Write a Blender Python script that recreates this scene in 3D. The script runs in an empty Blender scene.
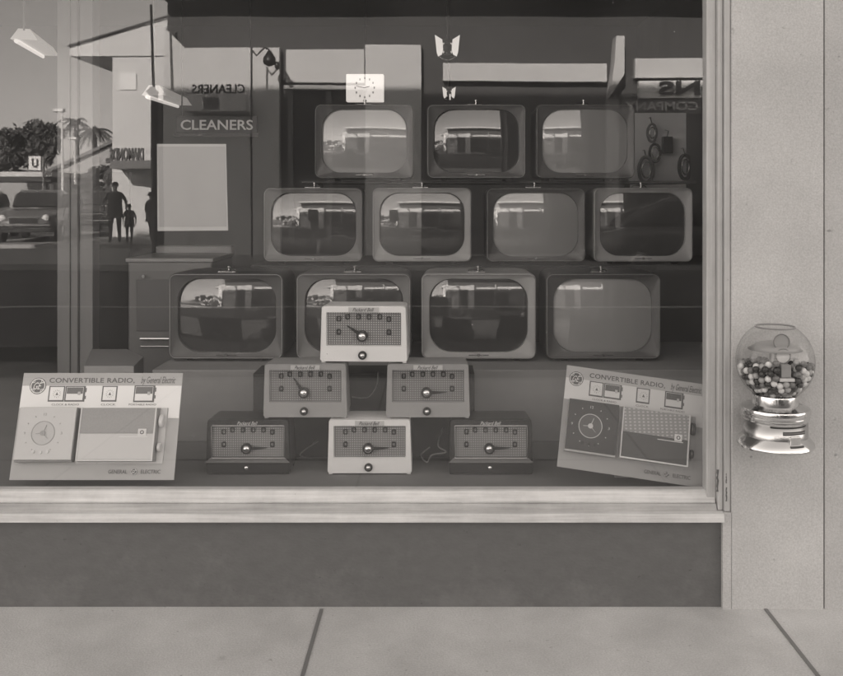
import bpy, bmesh, math, random
import numpy as np
from mathutils import Vector, Matrix
random.seed(7)
R = math.radians
S = bpy.context.scene
C = S.collection
CAMD, CAMH, FP, CX, HY = 3.1, 1.4, 900.0, 440.0, 195.0
TINT = (1.0, 0.922, 0.855)

def P(px, py, D):
    """a photograph pixel at distance D in front of the camera -> a point of the place"""
    return Vector(((px-CX)/FP*D, D-CAMD, CAMH+(HY-py)/FP*D))
def Q(px, py, Y):
    """a pixel seen in the window's reflection -> the real point across the street, Y metres from the glass"""
    D = Y+CAMD
    return Vector(((px-CX)/FP*D, -Y, CAMH+(HY-py)/FP*D))

# ------------------------------------------------------------------ materials
def mat(name, g, rough=.6, metal=0, var=0, scale=8, bump=0, bscale=60, coat=0, spec=.5, dark=None, detail=6, stretch=(1,1,1)):
    m = bpy.data.materials.new(name); m.use_nodes = True
    nt = m.node_tree; b = nt.nodes['Principled BSDF']
    b.inputs['Base Color'].default_value = (g, g, g, 1)
    b.inputs['Roughness'].default_value = rough
    b.inputs['Metallic'].default_value = metal
    b.inputs['Specular IOR Level'].default_value = spec
    b.inputs['Coat Weight'].default_value = coat
    b.inputs['Coat Roughness'].default_value = .05
    if var or bump:
        tc = nt.nodes.new('ShaderNodeTexCoord'); mp = nt.nodes.new('ShaderNodeMapping')
        mp.inputs['Scale'].default_value = stretch
        nt.links.new(tc.outputs['Object'], mp.inputs['Vector'])
    if var:
        n = nt.nodes.new('ShaderNodeTexNoise'); n.inputs['Scale'].default_value = scale
        n.inputs['Detail'].default_value = detail; n.inputs['Roughness'].default_value = .65
        nt.links.new(mp.outputs['Vector'], n.inputs['Vector'])
        r = nt.nodes.new('ShaderNodeMapRange')
        r.inputs['From Min'].default_value = .3; r.inputs['From Max'].default_value = .7
        d = dark if dark is not None else g*(1-var)
        r.inputs['To Min'].default_value = d; r.inputs['To Max'].default_value = min(1, g*(1+var*.6))
        nt.links.new(n.outputs['Fac'], r.inputs['Value'])
        nt.links.new(r.outputs['Result'], b.inputs['Base Color'])
    if bump:
        n2 = nt.nodes.new('ShaderNodeTexNoise'); n2.inputs['Scale'].default_value = bscale; n2.inputs['Detail'].default_value = 4
        nt.links.new(mp.outputs['Vector'], n2.inputs['Vector'])
        bp = nt.nodes.new('ShaderNodeBump'); bp.inputs['Strength'].default_value = bump; bp.inputs['Distance'].default_value = .004
        nt.links.new(n2.outputs['Fac'], bp.inputs['Height']); nt.links.new(bp.outputs['Normal'], b.inputs['Normal'])
    return m
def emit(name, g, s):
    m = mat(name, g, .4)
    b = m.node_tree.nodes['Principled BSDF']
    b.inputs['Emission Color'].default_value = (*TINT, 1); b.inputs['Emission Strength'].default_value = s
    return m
def worn_paint(name, g, grime, vertical=False):
    """old oil paint: cloudy tone, brush streaks, chips down to dark primer"""
    m = mat(name, g, .45, bump=.25, bscale=90)
    nt = m.node_tree; b = nt.nodes['Principled BSDF']; N = nt.nodes.new; L = nt.links.new
    tc = N('ShaderNodeTexCoord')
    mp = N('ShaderNodeMapping'); mp.inputs['Scale'].default_value = (30, 30, 1.2) if vertical else (1.2, 30, 30)
    L(tc.outputs['Object'], mp.inputs['Vector'])
    n1 = N('ShaderNodeTexNoise'); n1.inputs['Scale'].default_value = 3; n1.inputs['Detail'].default_value = 8
    L(mp.outputs['Vector'], n1.inputs['Vector'])
    n2 = N('ShaderNodeTexNoise'); n2.inputs['Scale'].default_value = 5; n2.inputs['Detail'].default_value = 8; n2.inputs['Roughness'].default_value = .7
    L(tc.outputs['Object'], n2.inputs['Vector'])
    a = N('ShaderNodeMath'); a.operation = 'ADD'; L(n1.outputs['Fac'], a.inputs[0]); L(n2.outputs['Fac'], a.inputs[1])
    r = N('ShaderNodeMapRange'); r.inputs['From Min'].default_value = .72; r.inputs['From Max'].default_value = 1.25
    r.inputs['To Min'].default_value = g*(1-grime); r.inputs['To Max'].default_value = g*1.12
    L(a.outputs[0], r.inputs['Value'])
    n3 = N('ShaderNodeTexNoise'); n3.inputs['Scale'].default_value = 26; n3.inputs['Detail'].default_value = 9; n3.inputs['Roughness'].default_value = .75
    L(tc.outputs['Object'], n3.inputs['Vector'])
    c = N('ShaderNodeMapRange'); c.inputs['From Min'].default_value = .29; c.inputs['From Max'].default_value = .34
    c.inputs['To Min'].default_value = .25; c.inputs['To Max'].default_value = 1
    L(n3.outputs['Fac'], c.inputs['Value'])
    mu = N('ShaderNodeMath'); mu.operation = 'MULTIPLY'; L(r.outputs[0], mu.inputs[0]); L(c.outputs[0], mu.inputs[1])
    L(mu.outputs[0], b.inputs['Base Color'])
    return m
def plaster(name, g, var=.12):
    m = mat(name, g, .85, bump=.35, bscale=160)
    nt = m.node_tree; b = nt.nodes['Principled BSDF']; N = nt.nodes.new; L = nt.links.new
    tc = N('ShaderNodeTexCoord')
    a1 = N('ShaderNodeTexNoise'); a1.inputs['Scale'].default_value = 2.6; a1.inputs['Detail'].default_value = 8; a1.inputs['Roughness'].default_value = .6
    a2 = N('ShaderNodeTexNoise'); a2.inputs['Scale'].default_value = 170; a2.inputs['Detail'].default_value = 3
    a3 = N('ShaderNodeTexNoise'); a3.inputs['Scale'].default_value = 34; a3.inputs['Detail'].default_value = 2
    for n in (a1, a2, a3): L(tc.outputs['Object'], n.inputs['Vector'])
    r1 = N('ShaderNodeMapRange'); r1.inputs['From Min'].default_value = .3; r1.inputs['From Max'].default_value = .7
    r1.inputs['To Min'].default_value = g*(1-var); r1.inputs['To Max'].default_value = g*(1+var*.6); L(a1.outputs['Fac'], r1.inputs['Value'])
    r2 = N('ShaderNodeMapRange'); r2.inputs['From Min'].default_value = .3; r2.inputs['From Max'].default_value = .7
    r2.inputs['To Min'].default_value = .88; r2.inputs['To Max'].default_value = 1.1; L(a2.outputs['Fac'], r2.inputs['Value'])
    r3 = N('ShaderNodeMapRange'); r3.inputs['From Min'].default_value = .22; r3.inputs['From Max'].default_value = .3
    r3.inputs['To Min'].default_value = .6; r3.inputs['To Max'].default_value = 1; L(a3.outputs['Fac'], r3.inputs['Value'])
    m1 = N('ShaderNodeMath'); m1.operation = 'MULTIPLY'; L(r1.outputs[0], m1.inputs[0]); L(r2.outputs[0], m1.inputs[1])
    m2 = N('ShaderNodeMath'); m2.operation = 'MULTIPLY'; L(m1.outputs[0], m2.inputs[0]); L(r3.outputs[0], m2.inputs[1])
    L(m2.outputs[0], b.inputs['Base Color'])
    return m
def grille_mat(name, g, gd, px, pz):
    """woven speaker cloth: a fine square mesh of darker lines"""
    m = mat(name, g, .5, metal=0)
    nt = m.node_tree; b = nt.nodes['Principled BSDF']; N = nt.nodes.new; L = nt.links.new
    tc = N('ShaderNodeTexCoord'); sp = N('ShaderNodeSeparateXYZ'); L(tc.outputs['Object'], sp.inputs[0])
    outs = []
    for ax, p in (('X', px), ('Z', pz)):
        k = N('ShaderNodeMath'); k.operation = 'MULTIPLY'; k.inputs[1].default_value = 2*math.pi/p; L(sp.outputs[ax], k.inputs[0])
        s = N('ShaderNodeMath'); s.operation = 'SINE'; L(k.outputs[0], s.inputs[0])
        r = N('ShaderNodeMapRange'); r.inputs['From Min'].default_value = -.2; r.inputs['From Max'].default_value = .5; L(s.outputs[0], r.inputs['Value']); outs.append(r)
    mu = N('ShaderNodeMath'); mu.operation = 'MULTIPLY'; L(outs[0].outputs[0], mu.inputs[0]); L(outs[1].outputs[0], mu.inputs[1])
    r = N('ShaderNodeMapRange'); r.inputs['To Min'].default_value = gd; r.inputs['To Max'].default_value = g; L(mu.outputs[0], r.inputs['Value'])
    L(r.outputs[0], b.inputs['Base Color'])
    return m
def pane_mat(name, fac, dust_haze, ior=None):
    m = bpy.data.materials.new(name); m.use_nodes = True; nt = m.node_tree; nt.nodes.clear(); N = nt.nodes.new; L = nt.links.new
    out = N('ShaderNodeOutputMaterial'); tr = N('ShaderNodeBsdfTransparent'); gl = N('ShaderNodeBsdfGlossy'); gl.inputs['Roughness'].default_value = 0
    gl.inputs['Color'].default_value = (1, 1, 1, 1)
    mx = N('ShaderNodeMixShader')
    if ior:
        lw = N('ShaderNodeLayerWeight'); lw.inputs['Blend'].default_value = .5
        pw = N('ShaderNodeMath'); pw.operation = 'POWER'; pw.inputs[1].default_value = 3.5; L(lw.outputs['Facing'], pw.inputs[0])
        ml = N('ShaderNodeMath'); ml.operation = 'MULTIPLY_ADD'; ml.inputs[1].default_value = .55; ml.inputs[2].default_value = .035; L(pw.outputs[0], ml.inputs[0])
        L(ml.outputs[0], mx.inputs[0])
        p2 = N('ShaderNodeMath'); p2.operation = 'POWER'; p2.inputs[1].default_value = 5; L(lw.outputs['Facing'], p2.inputs[0])
        ed = N('ShaderNodeMapRange'); ed.inputs['To Min'].default_value = .97; ed.inputs['To Max'].default_value = .55; L(p2.outputs[0], ed.inputs['Value']); L(ed.outputs[0], tr.inputs['Color'])
    else: mx.inputs[0].default_value = fac
    L(tr.outputs[0], mx.inputs[1]); L(gl.outputs[0], mx.inputs[2])
    last = mx
    if dust_haze:
        tw = N('ShaderNodeTexCoord'); nw = N('ShaderNodeTexNoise'); nw.inputs['Scale'].default_value = 1.6; nw.inputs['Detail'].default_value = 1
        L(tw.outputs['Object'], nw.inputs['Vector']); bw_ = N('ShaderNodeBump'); bw_.inputs['Distance'].default_value = .0005; bw_.inputs['Strength'].default_value = 1
        L(nw.outputs['Fac'], bw_.inputs['Height']); L(bw_.outputs['Normal'], gl.inputs['Normal'])
    if dust_haze:
        df = N('ShaderNodeBsdfDiffuse'); df.inputs['Color'].default_value = (.8, .8, .8, 1)  # dust film, also put in as haze that lifts the blacks
        tc = N('ShaderNodeTexCoord'); n = N('ShaderNodeTexNoise'); n.inputs['Scale'].default_value = 1.7; n.inputs['Detail'].default_value = 7
        L(tc.outputs['Object'], n.inputs['Vector'])
        r = N('ShaderNodeMapRange'); r.inputs['From Min'].default_value = .3; r.inputs['From Max'].default_value = .7
        r.inputs['To Min'].default_value = dust_haze*.5; r.inputs['To Max'].default_value = dust_haze*1.7; L(n.outputs['Fac'], r.inputs['Value'])
        # specks of dirt
        v = N('ShaderNodeTexVoronoi'); v.inputs['Scale'].default_value = 9; L(tc.outputs['Object'], v.inputs['Vector'])
        r2 = N('ShaderNodeMapRange'); r2.inputs['From Min'].default_value = .012; r2.inputs['From Max'].default_value = .02
        r2.inputs['To Min'].default_value = .45; r2.inputs['To Max'].default_value = 0; L(v.outputs['Distance'], r2.inputs['Value'])
        ad = N('ShaderNodeMath'); ad.operation = 'ADD'; L(r.outputs[0], ad.inputs[0]); L(r2.outputs[0], ad.inputs[1])
        m2 = N('ShaderNodeMixShader'); L(ad.outputs[0], m2.inputs[0]); L(mx.outputs[0], m2.inputs[1]); L(df.outputs[0], m2.inputs[2]); last = m2
    L(last.outputs[0], out.inputs[0])
    return m

# ------------------------------------------------------------------ mesh helpers
def rr(w, h, r, n=8, cx=0, cz=0, side=6):
    """rounded rectangle, counter-clockwise seen from the front, straight sides subdivided"""
    pts = []
    r = min(r, w/2-1e-4, h/2-1e-4)
    cs = [(w/2-r, h/2-r, 0), (-w/2+r, h/2-r, 90), (-w/2+r, -h/2+r, 180), (w/2-r, -h/2+r, 270)]
    for k, (x, z, a0) in enumerate(cs):
        for i in range(n+1):
            a = R(a0+90*i/n); pts.append((cx+x+r*math.cos(a), cz+z+r*math.sin(a)))
        nx, nz, na = cs[(k+1) % 4]
        p = pts[-1]; q = (cx+nx+r*math.cos(R(na if na else 360)), cz+nz+r*math.sin(R(na if na else 360)))
        for i in range(1, side): pts.append((p[0]+(q[0]-p[0])*i/side, p[1]+(q[1]-p[1])*i/side))
    return pts
class M:
    def __init__(s): s.v = []; s.f = []
    def add(s, vs, fs):
        o = len(s.v); s.v += [tuple(v) for v in vs]; s.f += [tuple(i+o for i in f) for f in fs]; return s
    def box(s, x0, x1, y0, y1, z0, z1):
        vs = [(x, y, z) for z in (z0, z1) for y in (y0, y1) for x in (x0, x1)]
        return s.add(vs, [(0,2,3,1),(4,5,7,6),(0,1,5,4),(2,6,7,3),(0,4,6,2),(1,3,7,5)])
    def loft(s, loops, cap0=True, cap1=True, closed=True):
        n = len(loops[0]); vs = [p for l in loops for p in l]; fs = []
        for k in range(len(loops)-1):
            for i in range(n if closed else n-1):
                j = (i+1) % n; fs.append((k*n+i, k*n+j, (k+1)*n+j, (k+1)*n+i))
        if cap0: fs.append(tuple(range(n))[::-1])
        if cap1: fs.append(tuple(range((len(loops)-1)*n, len(loops)*n)))
        return s.add(vs, fs)
    def prism(s, poly, vec):
        """poly: 3D points, extruded along vec"""
        vec = Vector(vec); return s.loft([[Vector(p) for p in poly], [Vector(p)+vec for p in poly]])
    def tube(s, pts, r, n=8, closed=False, r1=None):
        pts = [Vector(p) for p in pts]; loops = []
        up = Vector((0, 0, 1))
        for i, p in enumerate(pts):
            a = pts[i-1] if (i or closed) else p; b = pts[(i+1) % len(pts)] if (i < len(pts)-1 or closed) else p
            t = (b-a).normalized(); u = up if abs(t.dot(up)) < .95 else Vector((0, 1, 0))
            s1 = t.cross(u).normalized(); s2 = t.cross(s1).normalized()
            rad = r if r1 is None else r+(r1-r)*i/(len(pts)-1)
            loops.append([p+s1*rad*math.cos(2*math.pi*k/n)+s2*rad*math.sin(2*math.pi*k/n) for k in range(n)])
        if closed: loops.append(loops[0])
        return s.loft(loops, not closed, not closed)
    def lathe(s, prof, c=(0, 0, 0), n=32, axis='z'):
        loops = []
        for r_, h in prof:
            l = []
            for k in range(n):
                a = 2*math.pi*k/n; x, y = r_*math.cos(a), r_*math.sin(a)
                l.append((c[0]+x, c[1]+y, c[2]+h) if axis == 'z' else ((c[0]+x, c[1]+h, c[2]+y) if axis == 'y' else (c[0]+h, c[1]+x, c[2]+y)))
            loops.append(l)
        return s.loft(loops, prof[0][0] > 1e-5, prof[-1][0] > 1e-5)
    def ball(s, c, r, nu=12, nv=8, sc=(1,1,1)):
        prof = [(r*math.sin(math.pi*i/nv)*1.0 or 1e-6, -r*math.cos(math.pi*i/nv)) for i in range(nv+1)]
        m = M().lathe(prof, (0,0,0), nu)
        return s.add([(c[0]+v[0]*sc[0], c[1]+v[1]*sc[1], c[2]+v[2]*sc[2]) for v in m.v], m.f)
    def build(s, name, m, parent=None, world=False, smooth=False, bevel=0, seg=2):
        me = bpy.data.meshes.new(name)
        v = s.v
        if world and parent is not None:
            l = parent.location; v = [(a-l.x, b-l.y, c-l.z) for a, b, c in v]
        me.from_pydata(v, [], s.f); me.update()
        b = bmesh.new(); b.from_mesh(me); bmesh.ops.recalc_face_normals(b, faces=b.faces); b.to_mesh(me); b.free()
        if m: me.materials.append(m)
        if smooth: me.shade_smooth()
        o = bpy.data.objects.new(name, me); C.objects.link(o)
        if parent is not None: o.parent = parent
        if bevel:
            md = o.modifiers.new('bevel', 'BEVEL'); md.width = bevel; md.segments = seg; md.limit_method = 'ANGLE'; md.angle_limit = R(40)
        if smooth == 'auto':
            me.set_sharp_from_angle(angle=R(35))
        return o
def text(name, body, c, u, up, w, h, m, parent=None, depth=.0012, shear=0, world=False, bold=0, space=1):
    cu = bpy.data.curves.new('t', 'FONT'); cu.body = body; cu.size = 1; cu.shear = shear; cu.extrude = .05; cu.offset = bold; cu.space_character = space
    cu.resolution_u = 3
    to = bpy.data.objects.new('t', cu); me = bpy.data.meshes.new_from_object(to)
    bpy.data.objects.remove(to); bpy.data.curves.remove(cu)
    xs = [v.co.x for v in me.vertices]; ys = [v.co.y for v in me.vertices]
    x0, x1, y0, y1 = min(xs), max(xs), min(ys), max(ys)
    c = Vector(c); u = Vector(u).normalized(); up = Vector(up).normalized(); n = u.cross(up)
    off = parent.location if (world and parent is not None) else Vector((0,0,0))
    for v in me.vertices:
        v.co = c+u*((v.co.x-(x0+x1)/2)/(x1-x0)*w)+up*((v.co.y-(y0+y1)/2)/(y1-y0)*h)+n*((v.co.z+.05)/.1*depth)-off
    me.materials.clear(); me.materials.append(m); me.name = name
    o = bpy.data.objects.new(name, me); C.objects.link(o)
    if parent is not None: o.parent = parent
    return o
def thing(name, label, cat, loc=(0,0,0), rz=0, group=None):
    o = bpy.data.objects.new(name, None); C.objects.link(o); o.location = loc; o.rotation_euler = (0, 0, rz)
    o.empty_display_size = .1
    o['label'] = label; o['category'] = cat
    if group: o['group'] = group
    return o
def tag(o, label, cat, group=None, kind=None):
    if label: o['label'] = label
    if cat: o['category'] = cat
    if group: o['group'] = group
    if kind: o['kind'] = kind
    return o
def struct(o): o['kind'] = 'structure'; return o
def dup(root, loc, rz=0, label=None):
    r = root.copy(); C.objects.link(r); r.location = loc; r.rotation_euler = (0, 0, rz)
    if label: r['label'] = label
    for ch in list(root.children):
        c = ch.copy(); C.objects.link(c); c.parent = r
        for g in ch.children:
            d = g.copy(); C.objects.link(d); d.parent = c
    return r

# ------------------------------------------------------------------ palette
m_pier = plaster('pale pier render', .51, .13)
m_pier2 = plaster('greyer render', .40, .12)
m_sill = worn_paint('worn cream sill paint', .64, .26)
m_jamb = worn_paint('worn cream jamb paint', .47, .12, True)
m_bulk = mat('dark bulkhead board', .125, .6, var=.10, scale=30, bump=.3, bscale=120, stretch=(.6, 1, 1))
m_pave = plaster('sidewalk concrete', .58, .2)
nt_ = m_pave.node_tree; b_ = nt_.nodes['Principled BSDF']; src = b_.inputs['Base Color'].links[0].from_socket
tc_ = nt_.nodes.new('ShaderNodeTexCoord'); vo_ = nt_.nodes.new('ShaderNodeTexVoronoi'); vo_.inputs['Scale'].default_value = 3.2; nt_.links.new(tc_.outputs['Object'], vo_.inputs['Vector'])
r_ = nt_.nodes.new('ShaderNodeMapRange'); r_.inputs['From Min'].default_value = .04; r_.inputs['From Max'].default_value = .07; r_.inputs['To Min'].default_value = .8; nt_.links.new(vo_.outputs['Distance'], r_.inputs['Value'])
dn_ = nt_.nodes.new('ShaderNodeTexNoise'); dn_.inputs['Scale'].default_value = 2.2; dn_.inputs['Detail'].default_value = 6; nt_.links.new(tc_.outputs['Object'], dn_.inputs['Vector'])
va_ = nt_.nodes.new('ShaderNodeVectorMath'); va_.operation = 'ADD'; nt_.links.new(tc_.outputs['Object'], va_.inputs[0]); nt_.links.new(dn_.outputs['Color'], va_.inputs[1])
vc_ = nt_.nodes.new('ShaderNodeTexVoronoi'); vc_.feature = 'DISTANCE_TO_EDGE'; vc_.inputs['Scale'].default_value = .9; nt_.links.new(va_.outputs[0], vc_.inputs['Vector'])
r3_ = nt_.nodes.new('ShaderNodeMapRange'); r3_.inputs['From Min'].default_value = .002; r3_.inputs['From Max'].default_value = .006; r3_.inputs['To Min'].default_value = 1.0; nt_.links.new(vc_.outputs['Distance'], r3_.inputs['Value'])
q1 = nt_.nodes.new('ShaderNodeMath'); q1.operation = 'MULTIPLY'; nt_.links.new(src, q1.inputs[0]); nt_.links.new(r_.outputs[0], q1.inputs[1])
q2 = nt_.nodes.new('ShaderNodeMath'); q2.operation = 'MULTIPLY'; nt_.links.new(q1.outputs[0], q2.inputs[0]); nt_.links.new(r3_.outputs[0], q2.inputs[1])
nt_.links.new(q2.outputs[0], b_.inputs['Base Color'])
nt_ = m_bulk.node_tree; b_ = nt_.nodes['Principled BSDF']; src = b_.inputs['Base Color'].links[0].from_socket
tc_ = nt_.nodes.new('ShaderNodeTexCoord'); sp_ = nt_.nodes.new('ShaderNodeSeparateXYZ'); nt_.links.new(tc_.outputs['Object'], sp_.inputs[0])
n_ = nt_.nodes.new('ShaderNodeTexNoise'); n_.inputs['Scale'].default_value = 7; n_.inputs['Detail'].default_value = 9; n_.inputs['Roughness'].default_value = .75; nt_.links.new(tc_.outputs['Object'], n_.inputs['Vector'])
a_ = nt_.nodes.new('ShaderNodeMath'); a_.operation = 'MULTIPLY_ADD'; a_.inputs[1].default_value = -.9; nt_.links.new(sp_.outputs['Z'], a_.inputs[0]); nt_.links.new(n_.outputs['Fac'], a_.inputs[2])
r_ = nt_.nodes.new('ShaderNodeMapRange'); r_.inputs['From Min'].default_value = .42; r_.inputs['From Max'].default_value = .62; r_.inputs['To Min'].default_value = 0; r_.inputs['To Max'].default_value = .03; nt_.links.new(a_.outputs[0], r_.inputs['Value'])
q1 = nt_.nodes.new('ShaderNodeMath'); q1.operation = 'ADD'; nt_.links.new(src, q1.inputs[0]); nt_.links.new(r_.outputs[0], q1.inputs[1])
n2_ = nt_.nodes.new('ShaderNodeTexNoise'); n2_.inputs['Scale'].default_value = 45; n2_.inputs['Detail'].default_value = 3; nt_.links.new(tc_.outputs['Object'], n2_.inputs['Vector'])
r2_ = nt_.nodes.new('ShaderNodeMapRange'); r2_.inputs['From Min'].default_value = .24; r2_.inputs['From Max'].default_value = .29; r2_.inputs['To Min'].default_value = .7; nt_.links.new(n2_.outputs['Fac'], r2_.inputs['Value'])
q2 = nt_.nodes.new('ShaderNodeMath'); q2.operation = 'MULTIPLY'; nt_.links.new(q1.outputs[0], q2.inputs[0]); nt_.links.new(r2_.outputs[0], q2.inputs[1])
nt_.links.new(q2.outputs[0], b_.inputs['Base Color'])
m_pave_far = mat('far pavement', .40, .85, var=.12, scale=1)
m_road = mat('asphalt', .06, .8, var=.2, scale=2)
m_glass = pane_mat('shop glass', .040, .010)
m_globe = pane_mat('globe glass', 0, 0, 1.28)
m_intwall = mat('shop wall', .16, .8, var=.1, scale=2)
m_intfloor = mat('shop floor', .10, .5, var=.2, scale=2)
m_deck = mat('display deck cloth', .17, .8, var=.12, scale=5, bump=.2, bscale=300)
m_platform = mat('platform felt', .28, .9, var=.10, scale=4, bump=.2, bscale=400)
m_chrome = mat('chrome', .72, .13, metal=1)
m_dullchrome = mat('dull chrome', .5, .25, metal=1)
m_black = mat('black', .02, .4)
m_dark = mat('dark', .05, .5)
m_mid = mat('mid grey', .2, .5)
m_pale = mat('pale paint', .62, .6, var=.05, scale=4)
m_white = mat('white enamel', .75, .35)
m_ink = mat('printing ink', .05, .7)

# ------------------------------------------------------------------ ground and street (all in front of the shop: y < 0)
struct(M().box(-17, 16, -3.7, .0, -.12, 0).build('sidewalk', m_pave, bevel=.01))
jm = M()
for x in (-3.4, -1.9, -.4, 1.1, 2.6):
    jm.box(x-.006, x+.006, -3.68, -.06, .0, .003)
jm.box(-5, 5, -1.65, -1.638, .0, .0032)
struct(jm.build('sidewalk joints', m_mid))
struct(M().box(-90, 90, -160, 12, -.6, -.131).build('ground', m_road))
struct(M().box(-90, 90, -15.0, -3.8, -.131, -.126).build('road', m_road))
struct(M().box(-90, 90, -3.8, -3.7, -.131, .001).build('kerb', m_pave_far, bevel=.01))
struct(M().box(-40, 40, -20.5, -15, -.131, 0).build('far_sidewalk', m_pave_far))
struct(M().box(-40, -6.9, -31, -22.2, -.131, .01).build('far_pavement', m_pave_far))
struct(M().box(-60, 60, -9.2, -9.08, -.126, -.122).build('road_marking', m_pale))

# ------------------------------------------------------------------ shop front
# upper facade and body of the building (casts the shade on this side of the street)
SH = 11.2
bd = thing('shop_building', 'pale rendered shop building around the display window', 'building', (0, 0, 0))
fac = M().box(-17, -3.4, 0, .3, 0, SH).box(1.302, 14, -.054, .3, 0, SH).box(-3.4, 1.30, -.05, .3, 2.75, SH)
fac.box(-17, 14, 9.7, 10, 0, SH).box(-17, -16.7, .3, 9.7, 0, SH).box(13.7, 14, .3, 9.7, 0, SH).box(-17, 14, .0, 10, SH+.004, SH+.2)
fac.build('facade', plaster('outer pier render', .47, .13), bd)
M().box(.985, 1.297, -.06, .25, -.02, 2.745).build('pier', m_pier, bd, bevel=.004)
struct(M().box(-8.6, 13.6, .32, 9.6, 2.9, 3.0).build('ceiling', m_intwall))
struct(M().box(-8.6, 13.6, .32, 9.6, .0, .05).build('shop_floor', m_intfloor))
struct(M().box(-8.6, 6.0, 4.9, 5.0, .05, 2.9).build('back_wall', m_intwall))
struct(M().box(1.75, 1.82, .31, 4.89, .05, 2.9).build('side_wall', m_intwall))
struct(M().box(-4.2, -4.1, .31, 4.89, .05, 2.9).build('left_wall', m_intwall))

# bulkhead, sill and jamb as one window frame
GZ = P(0, 489, CAMD).z
wf = thing('window_frame', 'cream painted wooden frame of the display window with worn stepped sill', 'window', (0, 0, 0))
def xprof(poly, x0, x1): return M().prism([(x0, y, z) for y, z in poly], (x1-x0, 0, 0))
zs = lambda py, D: CAMH+(HY-py)/FP*D
JX0 = P(706, 0, 3.085).x; JX1 = P(717, 0, 3.07).x; JX2 = P(724, 0, 3.05).x
xprof([(.03, zs(489, 3.10)), (-.002, zs(489, 3.10)), (-.010, zs(491, 3.09)), (-.026, zs(501, 3.075)), (-.026, zs(503, 3.075)), (.03, zs(503, 3.075))], -3.4, JX1-.004).build('sill_bead', m_sill, wf, bevel=.002)
xprof([(.03, zs(503, 3.075)-.001), (-.030, zs(503.5, 3.07)), (-.040, zs(511, 3.06)), (.03, zs(511, 3.06))], -3.4, JX1-.002).build('sill_step', worn_paint('worn grey step paint', .42, .35), wf, bevel=.002)  # step has a greyer, more mottled tone than the other sill pieces
xprof([(.03, zs(511, 3.06)-.001), (-.050, zs(511.5, 3.05)), (-.068, zs(514, 3.035)), (-.070, zs(523, 3.03)), (.03, zs(523, 3.03))], -3.4, P(725, 0, 3.03).x).build('sill', m_sill, wf, bevel=.003)
M().box(JX0, JX1, -.020, .03, zs(489, 3.1)-.03, 2.75).build('jamb_bead', m_jamb, wf, bevel=.004)
M().box(JX1, JX2, -.040, .03, zs(511, 3.06)+.002, 2.75).build('jamb', m_jamb, wf, bevel=.004)
M().box(JX2+.001, .984, -.052, .03, zs(511, 3.06)+.002, 2.75).build('jamb_trim', m_jamb, wf, bevel=.003)
M().box(-3.4, P(722.5, 0, 3.06).x, -.04, .2, 0, zs(523, 3.03)+.0).build('bulkhead', m_bulk, wf)
M().box(P(723, 0, 3.04).x, .984, -.058, .2, 0, zs(511, 3.06)+.001).build('pier_edge', m_pier, wf)
M().box(-3.39, JX0+.01, .002, .008, GZ-.004, 2.74).build('glass_pane', m_glass, wf)

# paint chips on the jamb
ch = M()
for px, y0, y1, w in ((718, 470, 492, 3), (727, 474, 484, 1.5), (727, 488, 502, 2)):
    D = 3.04 if px > 724 else 3.055
    a = P(px, y0, D); b = P(px, y1, D); n = 9; pl = []
    for i in range(n): t = i/(n-1); pl.append((a.x+(random.uniform(-1, 0))*w*.0017, 0, a.z+(b.z-a.z)*t))
    for i in range(n): t = 1-i/(n-1); pl.append((a.x+(random.uniform(.2, 1))*w*.0017, 0, a.z+(b.z-a.z)*t))
    yy = -.0525 if px > 724 else -.0405
    ch.prism([(p[0], yy, p[2]) for p in pl], (0, -.0008, 0))
ch.build('paint_chip', mat('bare primer', .12, .7), wf)

# ------------------------------------------------------------------ display deck, platforms
FZ = .345
struct(M().box(-3.38, 1.74, .012, 2.6, .05, FZ).build('display_floor', m_deck))
pf = tag(M().box(P(152, 0, 3.85).x, 1.7, .75, 1.49, FZ, .652).build('display_platform', m_platform, bevel=.004),
         'grey covered platform under the bottom row of televisions', 'platform')
tag(M().box(P(250, 0, 4.6).x, 1.7, 1.50, 2.25, FZ, 1.040).build('display_riser', mat('riser cloth', .07, .9, var=.1, scale=6), bevel=.004),
    'taller dark riser behind, carrying the middle row of televisions', 'platform')
tag(M().box(P(256, 0, 3.68).x, P(474, 0, 3.68).x, .52, .70, FZ, zs(372, 3.65)).build('radio_stand', mat('stand cloth', .055, .9), bevel=.004), 'dark draped stand directly behind the pyramid of radios', 'stand')
sh = thing('display_shelf', 'thin dark shelf board carrying the top row of televisions', 'shelf', (0, 0, 0))
M().box(P(300, 0, 4.7).x, P(700, 0, 4.7).x, 1.66, 2.25, 1.462, 1.474).build('board', m_dark, sh)
for x in (P(308, 0, 4.9).x, P(640, 0, 4.9).x): M().box(x, x+.03, 2.2, 2.24, 1.04, 1.462).build('post', m_dark, sh)

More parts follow.
